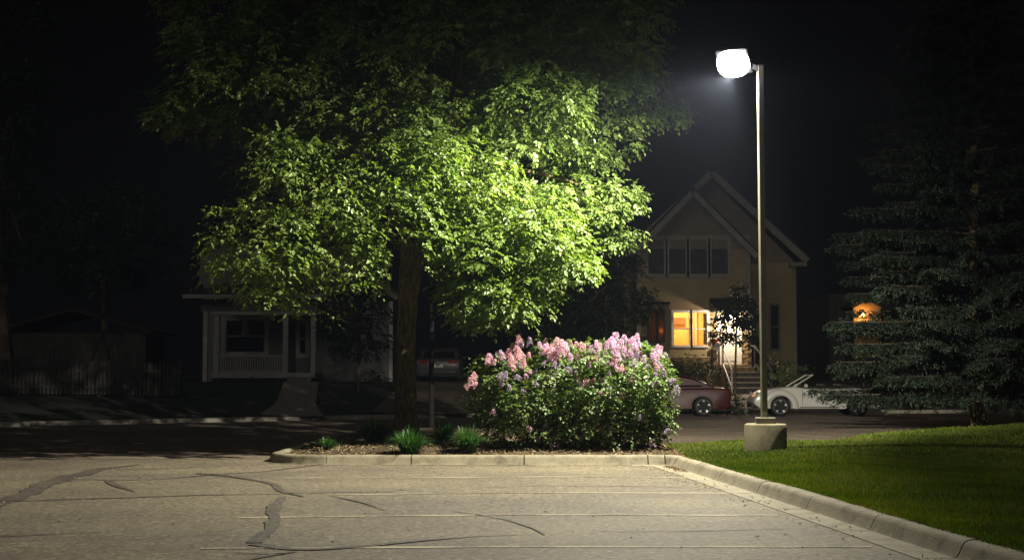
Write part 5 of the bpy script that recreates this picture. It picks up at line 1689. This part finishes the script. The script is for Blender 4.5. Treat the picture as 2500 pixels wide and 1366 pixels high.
# --- the spruce ---
SB = Vector((P(2388, 1024, 37.5).x, 37.5, 0)); SB.z = .05
spr = empty('spruce', SB); tag(spr, 'big dark spruce at the right with pale green branch tips', 'tree')
mb = MB(); mb.tube([SB, SB + Vector((0, 0, 3)), SB + Vector((.05, 0, 8)), SB + Vector((0, 0, 13.5))], [.22, .17, .10, .03], 12, .04); mb.build('trunk', M['bark'], spr, smooth=True)
Cs, Ds, Ns, Ls, Ws, Rs = [], [], [], [], [], []
brm = MB()
srng = np.random.default_rng(21)
for lev in range(30):
    z = 1.0 + lev * .43
    Rm = 4.95 * (1 - (z / 14.2)) ** .75 * (.88 if z < 1.6 else 1)
    nbn = 13
    for k in range(nbn):
        a = 2 * math.pi * (k + .37 * lev) / nbn + srng.normal(0, .12)
        if srng.uniform() < .16: continue
        if math.sin(a) > .55 and lev < 20: continue          # the far side is hidden by the near side
        Lb = Rm * srng.uniform(.72, 1.08)
        d = np.array([math.cos(a), math.sin(a), 0])
        s_ = np.array([-d[1], d[0], 0])
        zz = z + srng.normal(0, .1)
        def bp(t): return np.array([SB.x, SB.y, SB.z + zz]) + d * Lb * t + np.array([0, 0, 1.0]) * (.18 * t - .42 * t * t + .22 * t ** 4) * Lb * .55
        brm.tube([Vector(bp(t)) for t in (0, .3, .6, 1)], [.03, .022, .014, .005], 4)
        nt = int(Lb * 7)
        for i in range(nt):
            t = .22 + .78 * (i + srng.uniform(0, 1)) / nt
            p0 = bp(t)
            tl = (.55 * (1 - t) + .16) * Lb * .34 + .12
            for sg in (-1, 1):
                tdv = norm(d * .75 + s_ * sg * srng.uniform(.6, 1.0) + np.array([0, 0, srng.uniform(-.45, -.05)]))
                nn = max(5, int(tl / .045))
                f = (np.arange(nn) + srng.uniform(0, 1, nn)) / nn
                base = p0 + tdv * (tl * f)[:, None] + np.array([0, 0, -.25]) * (tl * f ** 2)[:, None]
                m3 = 3
                for q in range(m3):
                    Cs.append(base + srng.normal(0, .012, base.shape))
                    Ds.append(tdv * .8 + srng.normal(0, .55, base.shape) + np.array([0, 0, .15]))
                    Ns.append(srng.normal(0, .5, base.shape) + [0, 0, 1])
                    Ls.append(srng.uniform(.08, .15, nn)); Ws.append(srng.uniform(.018, .034, nn))
                    Rs.append(np.clip(.25 + .55 * f * t + srng.normal(0, .15, nn), 0, 1))
data = [np.concatenate(x) for x in (Cs, Ds, Ns, Ls, Ws, Rs)]
print('spruce sprigs', len(data[0]))
bo = brm.build('branches', M['twig'], spr); tag(bo, kind='stuff')
foliage('needles', data, M['needle'], spr, six=False, fold=.4)


# ------------------------------------------------------------------ thin bluish haze added for the lamp's halo
hz_m = bpy.data.materials.new('halo_haze'); hz_m.use_nodes = True
hn = hz_m.node_tree.nodes; hn.remove(hn['Principled BSDF'])
pv = hn.new('ShaderNodeVolumePrincipled')
pv.inputs['Density'].default_value = 0.00024
pv.inputs['Color'].default_value = (0.60, 0.70, 1.0, 1)
pv.inputs['Anisotropy'].default_value = 0.3
hz_m.node_tree.links.new(pv.outputs[0], hn['Material Output'].inputs['Volume'])
mb = MB(); mb.box(-230, 230, -70, 310, -1.2, 24)
tag(mb.build('haze', hz_m), kind='stuff')
